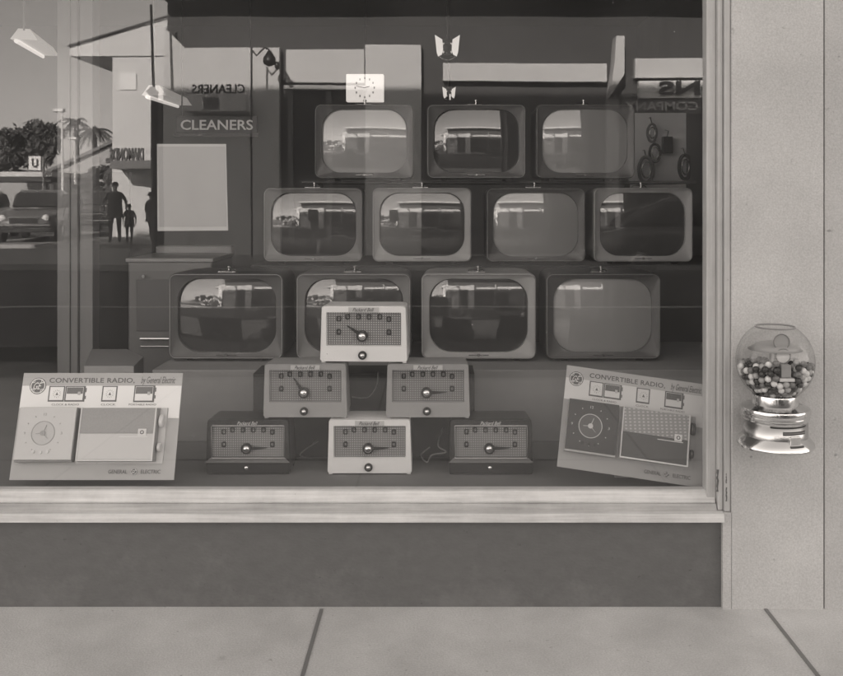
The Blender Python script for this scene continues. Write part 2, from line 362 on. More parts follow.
# ------------------------------------------------------------------ televisions
TW, TH, TDp = .515, .385, .47
SR = .90
def screen_y(x, z): return .004+(x*x+z*z)/(2*SR)
def tv_mats(key, cab, bez, scr):
    c = mat('cabinet '+key, cab, .42, var=.06, scale=6, bump=.08, bscale=400)
    b = mat('mask '+key, bez, .38)
    s = mat('picture tube '+key, scr, .03, spec=.8, coat=.75)
    s.node_tree.nodes['Principled BSDF'].inputs['Coat IOR'].default_value = 1.55
    s.node_tree.nodes['Principled BSDF'].inputs['Coat Roughness'].default_value = .015
    return c, b, s
m_trim_b = mat('bright rim', .5, .25, metal=.6)
def make_tv(mats, trim):
    cab, bez, scr = mats
    t = bpy.data.objects.new('television', None); C.objects.link(t); t.empty_display_size = .1
    cz = .012+TH/2
    def lp(w, h, r, y, dz=0): return [(x, y, z) for x, z in rr(w, h, r, 8, 0, cz+dz)]
    M().loft([lp(TW-.018, TH-.018, .024, .004), lp(TW-.010, TH-.010, .028, .0), lp(TW-.002, TH-.002, .032, .004), lp(TW, TH, .032, .014),
              lp(TW, TH, .034, .05), lp(TW-.008, TH-.004, .035, .30, -.002), lp(TW-.035, TH-.03, .05, .40, .008), lp(TW-.075, TH-.07, .06, TDp, .012)],
             cap0=False).build('cabinet', cab, t, smooth='auto')
    # mask: slopes in from the rim to the rounded tube opening
    sw, shh, sr = .440, .327, .098
    outer = rr(TW-.018, TH-.018, .024, 8, 0, 0); mid = rr(TW-.026, TH-.026, .024, 8, 0, 0); inn = rr(sw, shh, sr, 8, 0, .002)
    def sy(p, k=0): return screen_y(p[0], p[1])+k
    l0 = [(x, .004, z+cz) for x, z in outer]; l1 = [(x, .007, z+cz) for x, z in mid]
    l2 = [(x*1.012, max(.010, sy((x, z))*.55), z*1.012+cz) for x, z in inn]
    l3 = [(x, sy((x, z))+.004, z+cz) for x, z in inn]
    M().loft([l0, l1, l2, l3], False, False).build('mask', bez, t, smooth='auto')
    # picture tube face
    ring = rr(sw+.004, shh+.004, sr, 12, 0, .002, 14); loops = []
    K = 26
    for k in range(K+1):
        s = max(1-k/K, 1e-4); loops.append([(x*s, screen_y(x*s, z*s), z*s+cz) for x, z in ring])
    M().loft(loops, False, True).build('screen', scr, t, smooth=True)
    M().tube([(x, .000, z+cz) for x, z in rr(TW-.012, TH-.012, .027, 6, 0, 0, 3)], .0016, 6, True).build('trim', trim, t, smooth=True)
    bd_ = M().box(-.045, .045, .004, .009, .012+.017, .012+.0195).lathe([(.006, 0), (.006, .006), (.004, .008)], (0, .001, .012+.0185), 12, 'y')
    bd_.build('badge', m_dullchrome, t)
    zt = .012+TH
    an = M().box(-.05, .03, .055, .075, zt-.001, zt+.005).lathe([(.011, 0), (.011, .004), (.006, .007), (.006, .018), (.009, .020), (.009, .026), (.004, .028)], (0, .06, zt+.002), 14)
    an.build('antenna_mount', m_dullchrome, t, smooth='auto')
    M().tube([(-.045, .067, zt+.004), (-.043, .067, zt+.010), (-.02, .067, zt+.012), (.02, .067, zt+.012), (.028, .067, zt+.004)], .003, 6).build('carry_handle', m_black, t, smooth=True)
    for sx in (-1, 1):
        for y in (.04, .32): M().box(sx*.17-.015, sx*.17+.015, y, y+.03, 0, .014).build('foot', m_black, t)
    t['category'] = 'television'; t['group'] = 'television sets stacked in the window'
    return t
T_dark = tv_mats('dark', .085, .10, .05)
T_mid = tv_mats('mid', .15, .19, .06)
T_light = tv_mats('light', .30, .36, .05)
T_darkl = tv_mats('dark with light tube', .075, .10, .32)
trim_mid = mat('grey rim', .35, .4); trim_dark = mat('dim rim', .22, .4)
protos = {'dark': (T_dark, trim_mid), 'mid': (T_mid, trim_mid), 'light': (T_light, trim_mid), 'darkl': (T_darkl, trim_dark)}
made = {}
tvs = [
 # left px, right px, base z, D, kind, label
 (168.5, 283, .652, 4.03, 'dark', 'dark television at the left end of the bottom row, beside the pale range'),
 (295, 412, .652, 4.03, 'mid', 'television of the bottom row half hidden behind the topmost cream radio'),
 (421.5, 536, .652, 4.03, 'light', 'light grey television in the bottom row, right of the topmost cream radio'),
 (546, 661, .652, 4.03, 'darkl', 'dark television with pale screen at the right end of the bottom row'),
 (264, 362, 1.040, 4.67, 'mid', 'grey television at the left end of the middle row'),
 (373, 471, 1.040, 4.67, 'light', 'light grey television second from the left in the middle row'),
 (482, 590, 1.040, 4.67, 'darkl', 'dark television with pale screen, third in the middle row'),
 (594, 693, 1.040, 4.67, 'light', 'light framed television with dark screen at the right end of the middle row'),
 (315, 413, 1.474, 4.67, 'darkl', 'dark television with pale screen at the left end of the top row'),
 (428, 525, 1.474, 4.67, 'dark', 'dark television with dark screen in the middle of the top row'),
 (538, 633, 1.474, 4.67, 'darkl', 'dark television with pale screen at the right end of the top row'),
]
for i, (a, b, z, D, kind, lab) in enumerate(tvs):
    loc = (((a+b)/2-CX)/FP*D, D-CAMD, z); yaw = R(random.uniform(-.8, .8))
    if kind not in made:
        t = make_tv(*protos[kind]); made[kind] = t; t.location = loc; t.rotation_euler = (0, 0, yaw)
    else: t = dup(made[kind], loc, yaw)
    t['label'] = lab

# ------------------------------------------------------------------ table radios
def make_radio(cab, gr, light, ang, name_m):
    t = bpy.data.objects.new('table_radio', None); C.objects.link(t); t.empty_display_size = .1
    t['category'] = 'radio'; t['group'] = 'table radios stacked in a pyramid'
    # cabinet: front rim round a recess, splayed sides
    def trap(wt, wb, z0, z1, y, r=.006):
        pts = rr(1, 1, .04, 4, 0, 0, 3); out = []
        for x, z in pts:
            k = z+.5; w = wb+(wt-wb)*k; out.append((x*w, y, z0+(z1-z0)*k))
        return out
    z0, z1 = .006, .206
    shell = M().loft([trap(.304, .316, z0, z1, .004), trap(.308, .320, z0-.001, z1+.001, .010), trap(.306, .320, z0, z1+.002, .03),
                      trap(.296, .316, z0+.006, z1+.000, .15), trap(.27, .29, z0+.02, z1-.02, .165)], cap0=False)
    # front face: rim frame and lower panel around the grille opening
    gx, gz0, gz1 = .137, .062, .184
    fo = [(x, y, z) for x, y, z in trap(.304, .316, z0, z1, .004)]
    n = len(fo)
    pts = rr(2*gx, gz1-gz0, .004, 4, 0, (gz0+gz1)/2, 3)
    fi = [(x, .005, z) for x, z in pts]; fb = [(x*.985, .016, (z-(gz0+gz1)/2)*.97+(gz0+gz1)/2) for x, z in pts]
    shell.loft([fo, fi, fb], False, False)
    shell.build('cabinet', cab, t, smooth='auto')
    M().box(-gx, gx, .0158, .020, gz0, gz1).build('grille', gr, t)
    if not light:
        M().prism([(-.160, -.012, .050), (.160, -.012, .050), (.140, .006, .064), (-.140, .006, .064)], (0, .010, -.004)).build('ledge', mat('grey ledge', .14, .4), t)
        M().tube([(x, .006, z) for x, z in rr(2*gx, gz1-gz0, .004, 2, 0, (gz0+gz1)/2, 2)], .0022, 6, True).build('grille_frame', m_dullchrome, t)
    for x, z in ((-.092, .160), (-.0596, .167), (-.020, .167), (.0186, .167), (.058, .167), (.091, .159), (-.092, .112), (.091, .112)):
        o = rr(.0165, .0205, .004, 3, x, z, 1); q = rr(.0085, .012, .002, 3, x, z, 1)
        M().loft([[(a, .0155, b) for a, b in o], [(a, .0115, b) for a, b in o], [(a, .0112, b) for a, b in q], [(a, .0150, b) for a, b in q]], False, False).build('dial_marker', m_black, t)
    kx, kz = -.0055, .098
    ca, sa = math.cos(ang), math.sin(ang)
    def rot(x, z): return (kx+x*ca-z*sa, kz+x*sa+z*ca)
    L_ = .078 if abs(ca) > .9 else .068
    pl = [rot(-.018, -.004), rot(-.018, .004), rot(.02, .0065), rot(L_, .0012), rot(L_, -.0012), rot(.02, -.0065)]
    M().prism([(x, .006, z) for x, z in pl], (0, .003, 0)).build('pointer', m_black, t)
    M().lathe([(.020, .0), (.020, .012), (.0165, .013)], (kx, -.000, kz), 20, 'y').build('knob_skirt', m_black, t, smooth='auto')
    M().lathe([(1e-6, -.010), (.006, -.0095), (.011, -.007), (.0145, -.002), (.0155, .004)], (kx, 0, kz), 20, 'y').build('tuning_knob', m_chrome, t, smooth=True)
    if light: M().lathe([(.0155, -.003), (.0155, .006)], (-.004, .0, .029), 18, 'y').build('volume_knob_skirt', m_black, t)
    M().lathe([(1e-6, -.012), (.005, -.0112), (.0085, -.008), (.0095, -.003), (.009, .006)], (-.004, 0, .029), 16, 'y').build('volume_knob', m_chrome, t, smooth=True)
    if light: M().box(-.055, .055, .0015, .0062, .1855, .203).build('nameplate', mat('name plate', .5, .5), t)
    text('lettering', 'Packard Bell', (-.001, .0012 if light else .0034, .1945), (1,0,0), (0,0,1), .078, .013, name_m, t, .0008, shear=.45)
    for sx in (-1, 1):
        for y in (.012, .12): M().box(sx*.148-.007, sx*.148+.007, y, y+.014, 0, .012).build('foot', cab, t)
    return t
m_rcream = mat('cream plastic', .76, .35, var=.03, scale=5); m_rgrey = mat('grey plastic', .30, .38, var=.04, scale=5); m_rblack = mat('black plastic', .03, .3)
g_cream = grille_mat('cream radio grille', .46, .15, .0085, .0085); g_grey = grille_mat('grey radio grille', .36, .13, .0085, .0085); g_black = grille_mat('black radio grille', .46, .16, .0085, .0085)
up_ang = R(142)
r_specs = [
 (m_rcream, g_cream, True, R(2), m_ink, (369.5, 3.39, FZ), 1, 'cream table radio in the middle of the bottom row of radios, pointer to the right', 0),
 (m_rblack, g_black, False, R(2), m_pale, (244.5+3, 3.39, FZ), 1, 'black table radio at the left end of the bottom row of radios', 0),
 (m_rblack, g_black, False, R(2), m_pale, (491, 3.39, FZ), 1, 'black table radio at the right end, near the tilted display board', 0),
 (m_rgrey, g_grey, True, R(125), m_ink, (305, 3.40, FZ+.2085), 1, 'grey table radio with its pointer turned up, on the left of the second tier', 0),
 (m_rgrey, g_grey, True, R(2), m_ink, (428, 3.40, FZ+.2085), 1, 'grey table radio with its pointer to the right, on the second tier', 0),
 (m_rcream, g_cream, True, R(146), m_ink, (363.5, 3.41, FZ+.417), 1.045, 'cream table radio alone on top of the radio pyramid', R(-2.0)),
]
for cab, gr, li, an, nm, (px, D, z), sc, lab, yaw in r_specs:
    t = make_radio(cab, gr, li, an, nm); t.location = ((px-CX)/FP*D, D-CAMD, z); t.scale = (sc, sc, sc); t['label'] = lab; t.rotation_euler = (0, 0, yaw)

# power cords
def cord(pts, lab):
    p = [Vector(q) for q in pts]; out = []
    for i in range(len(p)-1):
        a = p[max(i-1, 0)]; b = p[i]; c = p[i+1]; d = p[min(i+2, len(p)-1)]
        for k in range(8):
            t = k/8; out.append(.5*((2*b)+(c-a)*t+(2*a-5*b+4*c-d)*t*t+(3*b-a-3*c+d)*t**3))
    out.append(p[-1]); tag(M().tube(out, .003, 6).build('power_cord', m_mid, smooth=True), lab, 'cord', 'power cords behind the radios')
cord([P(443, 428, 3.6), P(438, 445, 3.5), P(446, 452, 3.48), P(432, 455, 3.5), P(427, 462, 3.47), P(421, 455, 3.52), P(430, 447, 3.55)], 'tangled pale power cord beside the black radio at the right')
cord([P(378, 372, 3.62), P(377, 385, 3.62), P(370, 396, 3.62), P(362, 398, 3.62), P(352, 397, 3.6)], 'thin power cord hanging between the two grey radios')
cord([P(292, 440, 3.7), P(305, 446, 3.65), P(318, 441, 3.6), P(300, 455, 3.62), P(322, 460, 3.6)], 'dark power cord looped between the left black radio and cream radio')
bb = thing('plug_box', 'small dark outlet box behind the radios near the tangled cord', 'box', P(434, 430, 3.7))
M().box(-.035, .035, -.02, .02, -.03, .03).build('casing', m_dark, bb, bevel=.003); M().box(-.015, .005, -.024, -.02, -.01, .01).build('socket', m_mid, bb)
bb.location.z = .38; bb.location.z = FZ+.03

# ------------------------------------------------------------------ display boards with convertible radios
def board(TL, U, V, pal, lab, labs, logo_u, gen_m):
    """TL corner, U along the top edge, V down the slope; everything laid out in board fractions"""
    TL, U, V = Vector(TL), Vector(U), Vector(V); un, vn = U.normalized(), V.normalized(); n = vn.cross(un).normalized()
    if n.y > 0: n = -n
    W, H = U.length, V.length
    def at(u, v, h=0): return TL+U*u+V*v+n*h
    def slab(u0, v0, u1, v1, h0, h1, ins=0):
        m = M(); a = [at(u0, v0, h0), at(u1, v0, h0), at(u1, v1, h0), at(u0, v1, h0)]
        iu, iv = ins/W, ins/H
        b = [at(u0+iu, v0+iv, h1), at(u1-iu, v0+iv, h1), at(u1-iu, v1-iv, h1), at(u0+iu, v1-iv, h1)]
        return m.loft([a, b])
    base = at(.5, 1, -.004)
    t = thing('display_board', lab, 'display board', base)
    slab(0, 0, 1, 1, -.004, 0).build('panel', pal['low'], t, True)
    slab(.002, .002, .998, .122, 0, .0008).build('title_band', pal['top'], t, True)
    M().loft([[at(.002, .1225, 0), at(.998, .1225, 0), at(.998, .43, 0), at(.93, .43, 0), at(.93, .335, 0), at(.002, .335, 0)],
              [at(.002, .1225, .0008), at(.998, .1225, .0008), at(.998, .43, .0008), at(.93, .43, .0008), at(.93, .335, .0008), at(.002, .335, .0008)]]).build('white_band', pal['band'], t, True)
    # easel strut behind
    M().loft([[at(.45, .2, -.005), at(.55, .2, -.005), at(.55, .24, -.005), at(.45, .24, -.005)],
              [Vector((at(.45, .9, 0).x, at(.5, .9, 0).y+.16, FZ+.001)), Vector((at(.55, .9, 0).x, at(.5, .9, 0).y+.16, FZ+.001)), Vector((at(.55, .9, 0).x, at(.5, .9, 0).y+.15, FZ+.001)), Vector((at(.45, .9, 0).x, at(.5, .9, 0).y+.15, FZ+.001))]]).build('strut', pal['low'], t, True)
    ink = pal['ink']
    text('lettering', 'CONVERTIBLE RADIO,', at(.435, .075, .001), un, -vn, .535*W, .055*H, ink, t, .0008, world=True, bold=.012, space=1.05)
    text('script_lettering', 'by General Electric', at(.85, .078, .001), un, -vn, .215*W, .085*H, ink, t, .0008, world=True, shear=.35)
    # round monogram
    def disc(u, v, r0, r1, h0, h1, k=28):
        c0 = at(u, v, 0); m = M(); L0 = []
        for rad, h in ((r0, h0), (r0, h1), (r1, h1), (r1, h0)):
            L0.append([c0+n*h+un*rad*math.cos(2*math.pi*i/k)+vn*rad*math.sin(2*math.pi*i/k) for i in range(k)])
        if r0 < 1e-4: return m.loft([L0[3], L0[2]])
        return m.loft(L0+[L0[0]], False, False)
    def arc(u, v, rad, a0, a1, wd, h, cx=0, cy=0):
        c0 = at(u, v, 0)+un*cx+vn*cy
        return [c0+n*h+un*rad*math.cos(R(a0+(a1-a0)*i/10))+vn*rad*math.sin(R(a0+(a1-a0)*i/10)) for i in range(11)]
    def mono(u, v, r):
        disc(u, v, 0, r, .0008, .0020).build('emblem', ink, t, True)
        m = M(); disc_ = disc(u, v, r*.80, r*.90, .0020, .0026); m.add(disc_.v, disc_.f)
        for a in (0, 90, 180, 270):
            dx, dy = r*.86*math.cos(R(a+45)), r*.86*math.sin(R(a+45))
            m.tube(arc(u, v, r*.22, a+120, a+330, 0, .0022, dx, dy), r*.045, 4)
        m.build('emblem_ring', pal['band'], t, True)
        text('emblem_lettering', 'GE', at(u, v, .0020), un, -vn, r*1.05, r*.85, pal['band'], t, .0008, world=True, shear=.5)
    mono(logo_u, .125, .030*W/.59)
    # printed pictures of the sets
    def mini_clock(u0, u1, v0, v1):
        slab(u0, v0, u1, v1, .0008, .0014).build('printed_outline', ink, t, True)
        slab(u0+.008, v0+.01, u1-.008, v1-.015, .0014, .0018).build('printed_face', pal['band'], t, True)
        uc, vc = (u0+u1)/2+.003, (v0+v1)/2; m = M()
        for i in range(12):
            a = 2*math.pi*i/12; c0 = at(uc, vc, .0018); d = un*math.cos(a)+vn*math.sin(a); m.tube([c0+d*.010, c0+d*.015], .0006, 4)
        c0 = at(uc, vc, .0018); m.loft([[c0-un*.005+vn*.005, c0+un*.005+vn*.005, c0-vn*.006], [c0-un*.005+vn*.005+n*.0005, c0+un*.005+vn*.005+n*.0005, c0-vn*.006+n*.0005]])
        m.build('printed_dial', ink, t, True)
    def mini_radio(u0, u1, v0, v1):
        slab(u0, v0, u1, v1, .0008, .0014).build('printed_outline', ink, t, True)
        slab(u0+.008, v0+.01, u1-.012, v1-.015, .0014, .0018).build('printed_face', pal['band'], t, True)
        slab(u0+.010, v0+.014, u1-.014, (v0+v1)/2, .0018, .0021).build('printed_grille', pal['pgr'], t, True)
        slab(u1-.045, (v0+v1)/2-.02, u1-.028, (v0+v1)/2+.012, .0021, .0024).build('printed_badge', pal['top'], t, True)
        slab(u1+.001, v0+.02, u1+.007, v0+.06, .0008, .0018).build('printed_knob', ink, t, True)
        slab(u1+.001, v0+.095, u1+.007, v0+.125, .0008, .0018).build('printed_knob', ink, t, True)
    mini_clock(.172, .272, .125, .275); mini_radio(.275, .40, .125, .275)
    mini_clock(.505, .60, .125, .275); mini_radio(.705, .835, .12, .28)
    for tx, uc, w in (('CLOCK & RADIO', .285, .17), ('CLOCK', .552, .09), ('PORTABLE RADIO', .765, .17)):
        text('caption', tx, at(uc, .302, .001), un, -vn, w*W, .018*H, ink, t, .0005, world=True)
    text('maker_lettering', 'GENERAL', at(.655, .925, .001), un, -vn, .115*W, .036*H, ink, t, .0006, world=True, bold=.01)
    text('maker_lettering', 'ELECTRIC', at(.855, .925, .001), un, -vn, .12*W, .036*H, ink, t, .0006, world=True, bold=.01)
    mono(.752, .925, .0125*W/.59)
    # clock unit, a thing of its own set against the board
    ct = thing('clock_unit', labs[0], 'clock', at(.2, .84, .001), 0, 'clocks fixed to the display boards')
    slab(.035, .335, .385, .84, .001, .030).build('case', pal['case'], ct, True, bevel=.002)
    slab(.035, .335, .382, .82, .0302, .036).build('face_plate', pal['clock'], ct, True, bevel=.0015)
    fh = .0361
    disc(.195, .575, .040, .0425, fh, fh+.0015).build('dial_ring', pal['hand'], ct, True)
    ring_in = disc(.195, .575, 0, .0395, fh, fh+.0006); ring_in.build('dial', pal['dial'], ct, True)
    c0 = at(.195, .575, fh+.0008); m = M()
    for i in range(12):
        a = 2*math.pi*i/12; d = un*math.sin(a)-vn*math.cos(a)
        if i % 3 == 0: continue
        q = at(.195, .575, fh); m.tube([q+d*.064, q+d*.068], .0016, 5)
    m.build('hour_dots', pal['hand'], ct, True)
    for i, s in ((0, '12'), (1, '3'), (2, '6'), (3, '9')):
        a = math.pi/2*i; d = un*math.sin(a)-vn*math.cos(a)
        text('numeral', s, at(.195, .575, fh)+d*.066, un, -vn, .011 if s == '12' else .006, .009, pal['hand'], ct, .0008, world=True)
    for a, l, w in ((20, .030, .0018), (265, .026, .0015), (135, .028, .001)):
        d = un*math.sin(R(a))-vn*math.cos(R(a)); M().tube([c0+n*.001, c0+d*l+n*.001], w, 5, r1=w*.6).build('clock_hand', pal['hand'], ct, True)
    M().add(*(lambda q: (q.v, q.f))(disc(.195, .575, 0, .009, fh, fh+.005))).build('hub', pal['hand'], ct, True)
    for du in (-.06, .0, .055):
        disc(.195+du*.75, .745+(.006 if du == 0 else 0), 0, .0055, fh, fh+.004).build('button', pal['btn'], ct, True)
    # portable radio unit
    rt = thing('portable_radio', labs[1], 'radio', at(.65, .84, .001), 0, 'portable radios fixed to the display boards')
    slab(.395, .335, .925, .85, .001, .006).build('tray', pal['tray'], rt, True)
    slab(.41, .335, .885, .835, .006, .034, .002).build('case', pal['case2'], rt, True, bevel=.002)
    slab(.418, .342, .868, .575, .0342, .0368).build('speaker_grille', pal['grille'], rt, True)
    slab(.418, .578, .868, .815, .0342, .0368).build('front_panel', pal['front'], rt, True, bevel=.001)
    slab(.412, .337, .418, .82, .0342, .0385).build('edge_strip', pal['strip'], rt, True); slab(.868, .337, .876, .83, .0342, .0385).build('edge_strip', pal['strip'], rt, True)
    slab(.412, .817, .868, .830, .0342, .0385).build('edge_strip', pal['strip'], rt, True)
    slab(.775, .535, .825, .60, .0369, .040).build('window', pal['strip'], rt, True); disc(.80, .567, .004, .007, .040, .0415).build('maker_mark', ink, rt, True)
    slab(.66, .604, .835, .611, .0369, .0378).build('legend_line', pal['strip'], rt, True)
    for v0, v1, w in ((.40, .52, .012), (.66, .745, .009)):
        c1 = at(.905, (v0+v1)/2, .022); rad = (v1-v0)*H/2
        lo = []
        for k, s in ((-1, .9), (-.6, 1), (.6, 1), (1, .9)):
            lo.append([c1+un*k*w*.6+vn*rad*s*math.cos(2*math.pi*i/20)+n*min(rad, .016)*s*math.sin(2*math.pi*i/20) for i in range(20)])
        M().loft(lo).build('knob', pal['knob'], rt, True)
    return t
lowg = mat('board grey', .46, .7, var=.05, scale=6); topg = mat('board title grey', .46, .7); bandw = mat('board white', .86, .6)
inkd = mat('board ink', .13, .7)
palL = dict(low=lowg, top=topg, band=bandw, ink=inkd, pgr=mat('printed grey', .16, .7), case=mat('clock case grey', .22, .4), clock=mat('clock face pale', .55, .4), dial=mat('dial pale', .48, .4),
            hand=mat('hand grey', .33, .4), btn=m_pale, tray=mat('tray pale', .6, .5), case2=mat('radio case grey', .24, .4), grille=mat('pale grille', .30, .5, var=.1, scale=200),
            front=mat('front pale', .56, .45), strip=mat('strip pale', .66, .35), knob=mat('knob pale', .6, .3))
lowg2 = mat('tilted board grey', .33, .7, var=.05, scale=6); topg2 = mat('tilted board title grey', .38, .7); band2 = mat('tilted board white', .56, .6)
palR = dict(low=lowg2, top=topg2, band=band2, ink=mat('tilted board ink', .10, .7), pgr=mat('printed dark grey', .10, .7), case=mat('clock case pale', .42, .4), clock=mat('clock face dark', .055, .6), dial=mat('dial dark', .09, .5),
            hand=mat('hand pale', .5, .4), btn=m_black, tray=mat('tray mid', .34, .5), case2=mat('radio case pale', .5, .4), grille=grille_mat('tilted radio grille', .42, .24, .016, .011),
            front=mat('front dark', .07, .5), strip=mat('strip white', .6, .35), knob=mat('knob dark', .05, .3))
DT, DB = 3.335, 3.22
xl, xr = (24-CX)*DT/FP, (183-CX)*DT/FP
zt_ = zs(373, DT); zb_ = FZ+.012
board((xl, DT-CAMD, zt_), (xr-xl, 0, 0), (0, DB-DT, zs(480, DB)-zt_), palL, 'white and grey radio display board standing straight at the left of the window',
      ('pale clock with round dial on the left display board', 'pale portable radio with grey grille on the left display board'), .10, None)
TLp = P(567, 365, 3.32); Up = P(702, 384, 3.29)-P(567, 365, 3.32); Vp = P(550, 465, 3.215)-TLp
Up = Up.normalized()*.515; Vp = (Vp-Up.normalized()*Vp.dot(Up.normalized())).normalized()*.362
board(TLp, Up, Vp, palR, 'radio display board tilted clockwise beside the right jamb',
      ('dark faced clock on the tilted display board', 'portable radio with dark lower front on the tilted display board'), .075, None)

# ------------------------------------------------------------------ poster on the glass
po = thing('window_poster', 'blank pale paper poster fixed inside the glass at the left', 'poster', P(192, 231, 3.12))
M().prism([P(157, 144, 3.122), P(226, 144, 3.122), P(228, 230.5, 3.122), P(157.5, 231, 3.122)], (0, .0015, 0)).build('sheet', mat('poster edge paper', .42, .6), po, True)
M().prism([P(158, 146.5, 3.1215), P(225, 146.5, 3.1215), P(226.5, 226.5, 3.1215), P(159.5, 227, 3.1215)], (0, -.0010, 0)).build('print', mat('poster paper', .33, .6, var=.08, scale=2), po, True)

# ------------------------------------------------------------------ inside the shop, behind the display
pst = thing('shop_post', 'pale moulded post standing inside the shop at the far left', 'post', P(74, 0, 5.3) * 1)
pst.location.z = .05
p0 = P(57, 0, 5.3).x; p1 = P(92, 0, 5.3).x
mpost = mat('post paint', .30, .5, var=.08, scale=3, stretch=(4, 4, .5))
M().box(p0, p0+.075, 2.2, 2.32, .34, 2.9).box(p0+.085, p0+.125, 2.19, 2.32, .34, 2.9).box(p0+.13, p1, 2.21, 2.32, .34, 2.9).build('moulding', mpost, pst, True, bevel=.004)
M().box(p0+.075, p0+.13, 2.22, 2.32, .34, 2.9).build('core', m_mid, pst, True)
dd = thing('inner_door', 'dark door standing behind the pale post', 'door', (P(111, 0, 5.9).x, 2.8, .05))
M().box(P(92, 0, 5.9).x, P(130, 0, 5.9).x, 2.78, 2.82, .05, 1.55).build('leaf', m_dark, dd, True)
M().lathe([(.02, -.04), (.02, 0)], (P(97, 0, 5.9).x, 2.78, .9), 12, 'y').build('handle', m_dullchrome, dd, True)
# cooking range
rg = thing('range_cooker', 'grey enamel range cooker with upright back panel behind the left television', 'cooker', (P(170, 0, 5.2).x, 2.1, FZ))
x0, x1 = P(128, 0, 5.2).x, P(212, 0, 5.2).x; mr = mat('range enamel', .17, .35); mr2 = mat('range panel', .28, .35)
ztop = zs(262, 5.2)
M().box(x0, x1, 2.1, 2.62, FZ, ztop).build('body', mr, rg, True, bevel=.01)
M().box(x0-.01, x1+.01, 2.085, 2.60, ztop+.001, ztop+.022).build('cooktop', mr2, rg, True, bevel=.004)
M().box(x0, x1, 2.60, 2.68, ztop, zs(246, 5.7)).build('back_panel', mr2, rg, True, bevel=.01)
M().tube([(x0+.1, 2.06, ztop-.08), (x0+.1, 2.09, ztop-.08), ], .01).build('knob', m_chrome, rg, True)
dz0 = zs(338, 5.2)
M().box(x0+.05, x1-.05, 2.094, 2.10, dz0+.04, ztop-.10).build('oven_door', mat('oven door', .12, .3), rg, True, bevel=.004)
M().tube([(x0+.08, 2.07, dz0), (x1-.08, 2.07, dz0)], .008).build('handle', m_chrome, rg, True)
M().tube([(x0+.08, 2.08, dz0-.045), (x1-.12, 2.08, dz0-.045)], .004).build('handle', m_dullchrome, rg, True)
bx_ = thing('carton', 'low pale carton on the deck behind the left display board', 'box', (P(112, 0, 4.4).x, 1.3, FZ))
pbx = [(P(84, 0, 4.25).x, 1.15), (P(134, 0, 4.25).x, 1.15), (P(150, 0, 4.6).x, 1.40), (P(126, 0, 4.7).x, 1.62), (P(90, 0, 4.7).x, 1.62)]
M().prism([(x, y, FZ) for x, y in pbx], (0, 0, zs(366, 4.25)-FZ)).build('carton_body', mat('carton card', .36, .7), bx_, True, bevel=.003)
M().box(P(96, 0, 4.25).x, P(108, 0, 4.25).x, 1.145, 1.149, .50, .53).build('label_patch', m_dark, bx_, True)

# cleaners sign hanging in the shop
cs = thing('hanging_sign', 'dark hanging sign board lettered CLEANERS in pale, faintly glowing capitals', 'sign', P(216, 118, 6.2))
a = P(176, 116, 6.2); b = P(257, 133, 6.2)
M().box(a.x, b.x, a.y, a.y+.03, b.z, a.z).build('board', mat('sign board', .09, .6), cs, True, bevel=.003)
M().box(a.x-.01, b.x+.01, a.y-.01, a.y+.03, b.z-.025, b.z-.002).build('lower_rail', m_dark, cs, True)
text('lettering', 'CLEANERS', (P(217, 0, 6.2).x, a.y-.004, (P(0, 125, 6.2)).z), (1,0,0), (0,0,1), 72/FP*6.2, 10/FP*6.2, emit('glowing sign letters', .7, .02), cs, .006, world=True, bold=.01)  # pale letters with a faint glow added; the sign has no lamp
for px in (182, 250): M().tube([P(px, 116, 6.215), (P(px, 0, 6.215).x, a.y+.015, 2.9)], .005, 6).build('hanger', m_dark, cs, True)

# lit wall clock
ck = thing('wall_clock', 'bright square advertising clock lit from inside, above the television at left of the top row', 'clock', P(364, 102, 6.4))
a = P(346, 74, 6.4); b = P(383.5, 101.5, 6.4); cxk, czk = (a.x+b.x)/2, (a.z+b.z)/2
M().box(a.x, b.x, a.y, a.y+.07, b.z, a.z).build('case', emit('lit clock glass', .5, .13), ck, True, bevel=.006)
m = M()
for i in range(12):
    an = 2*math.pi*i/12; m.box(cxk+.068*math.sin(an)-.004, cxk+.068*math.sin(an)+.004, a.y-.002, a.y, czk+.068*math.cos(an)-.007, czk+.068*math.cos(an)+.007)
m.build('hour_marks', m_mid, ck, True)
for an, l in ((-80, .06), (75, .035)):
    M().tube([(cxk, a.y-.004, czk), (cxk+l*math.sin(R(an)), a.y-.004, czk+l*math.cos(R(an)))], .003, 5).build('clock_hand', m_ink, ck, True)
M().tube([(cxk, a.y+.03, a.z), (cxk, a.y+.03, 2.9)], .006, 6).build('hanger', m_dark, ck, True)

# fluorescent fixtures hanging from the ceiling
def fixture(pa, pb, Da, Db, lab, rod):
    A_, B_ = P(*pa, Da), P(*pb, Db); t = thing('ceiling_light', lab, 'light', (A_+B_)/2, 0, 'fluorescent fixtures')
    d = (B_-A_); s = Vector((-d.y, d.x, 0)).normalized()
    m = M().loft([[A_+s*.07+Vector((0,0,-.02)), A_-s*.07+Vector((0,0,-.02)), A_-s*.03+Vector((0,0,.04)), A_+s*.03+Vector((0,0,.04))],
                  [B_+s*.07+Vector((0,0,-.02)), B_-s*.07+Vector((0,0,-.02)), B_-s*.03+Vector((0,0,.04)), B_+s*.03+Vector((0,0,.04))]])
    m.build('reflector', emit('glowing fixture enamel', .5, .035), t, True)  # enamel glows a little in place of tube light falling on it
    for k in (.04,):
        M().tube([A_+s*k+Vector((0,0,-.03)), B_+s*k+Vector((0,0,-.03))], .012, 8).build('lamp_tube', emit('lit tube', .6, .10), t, True)
    M().tube([A_+Vector((0,0,.03)), Vector((A_.x, A_.y, 2.9))], .006, 6).build('rod', m_mid, t, True)
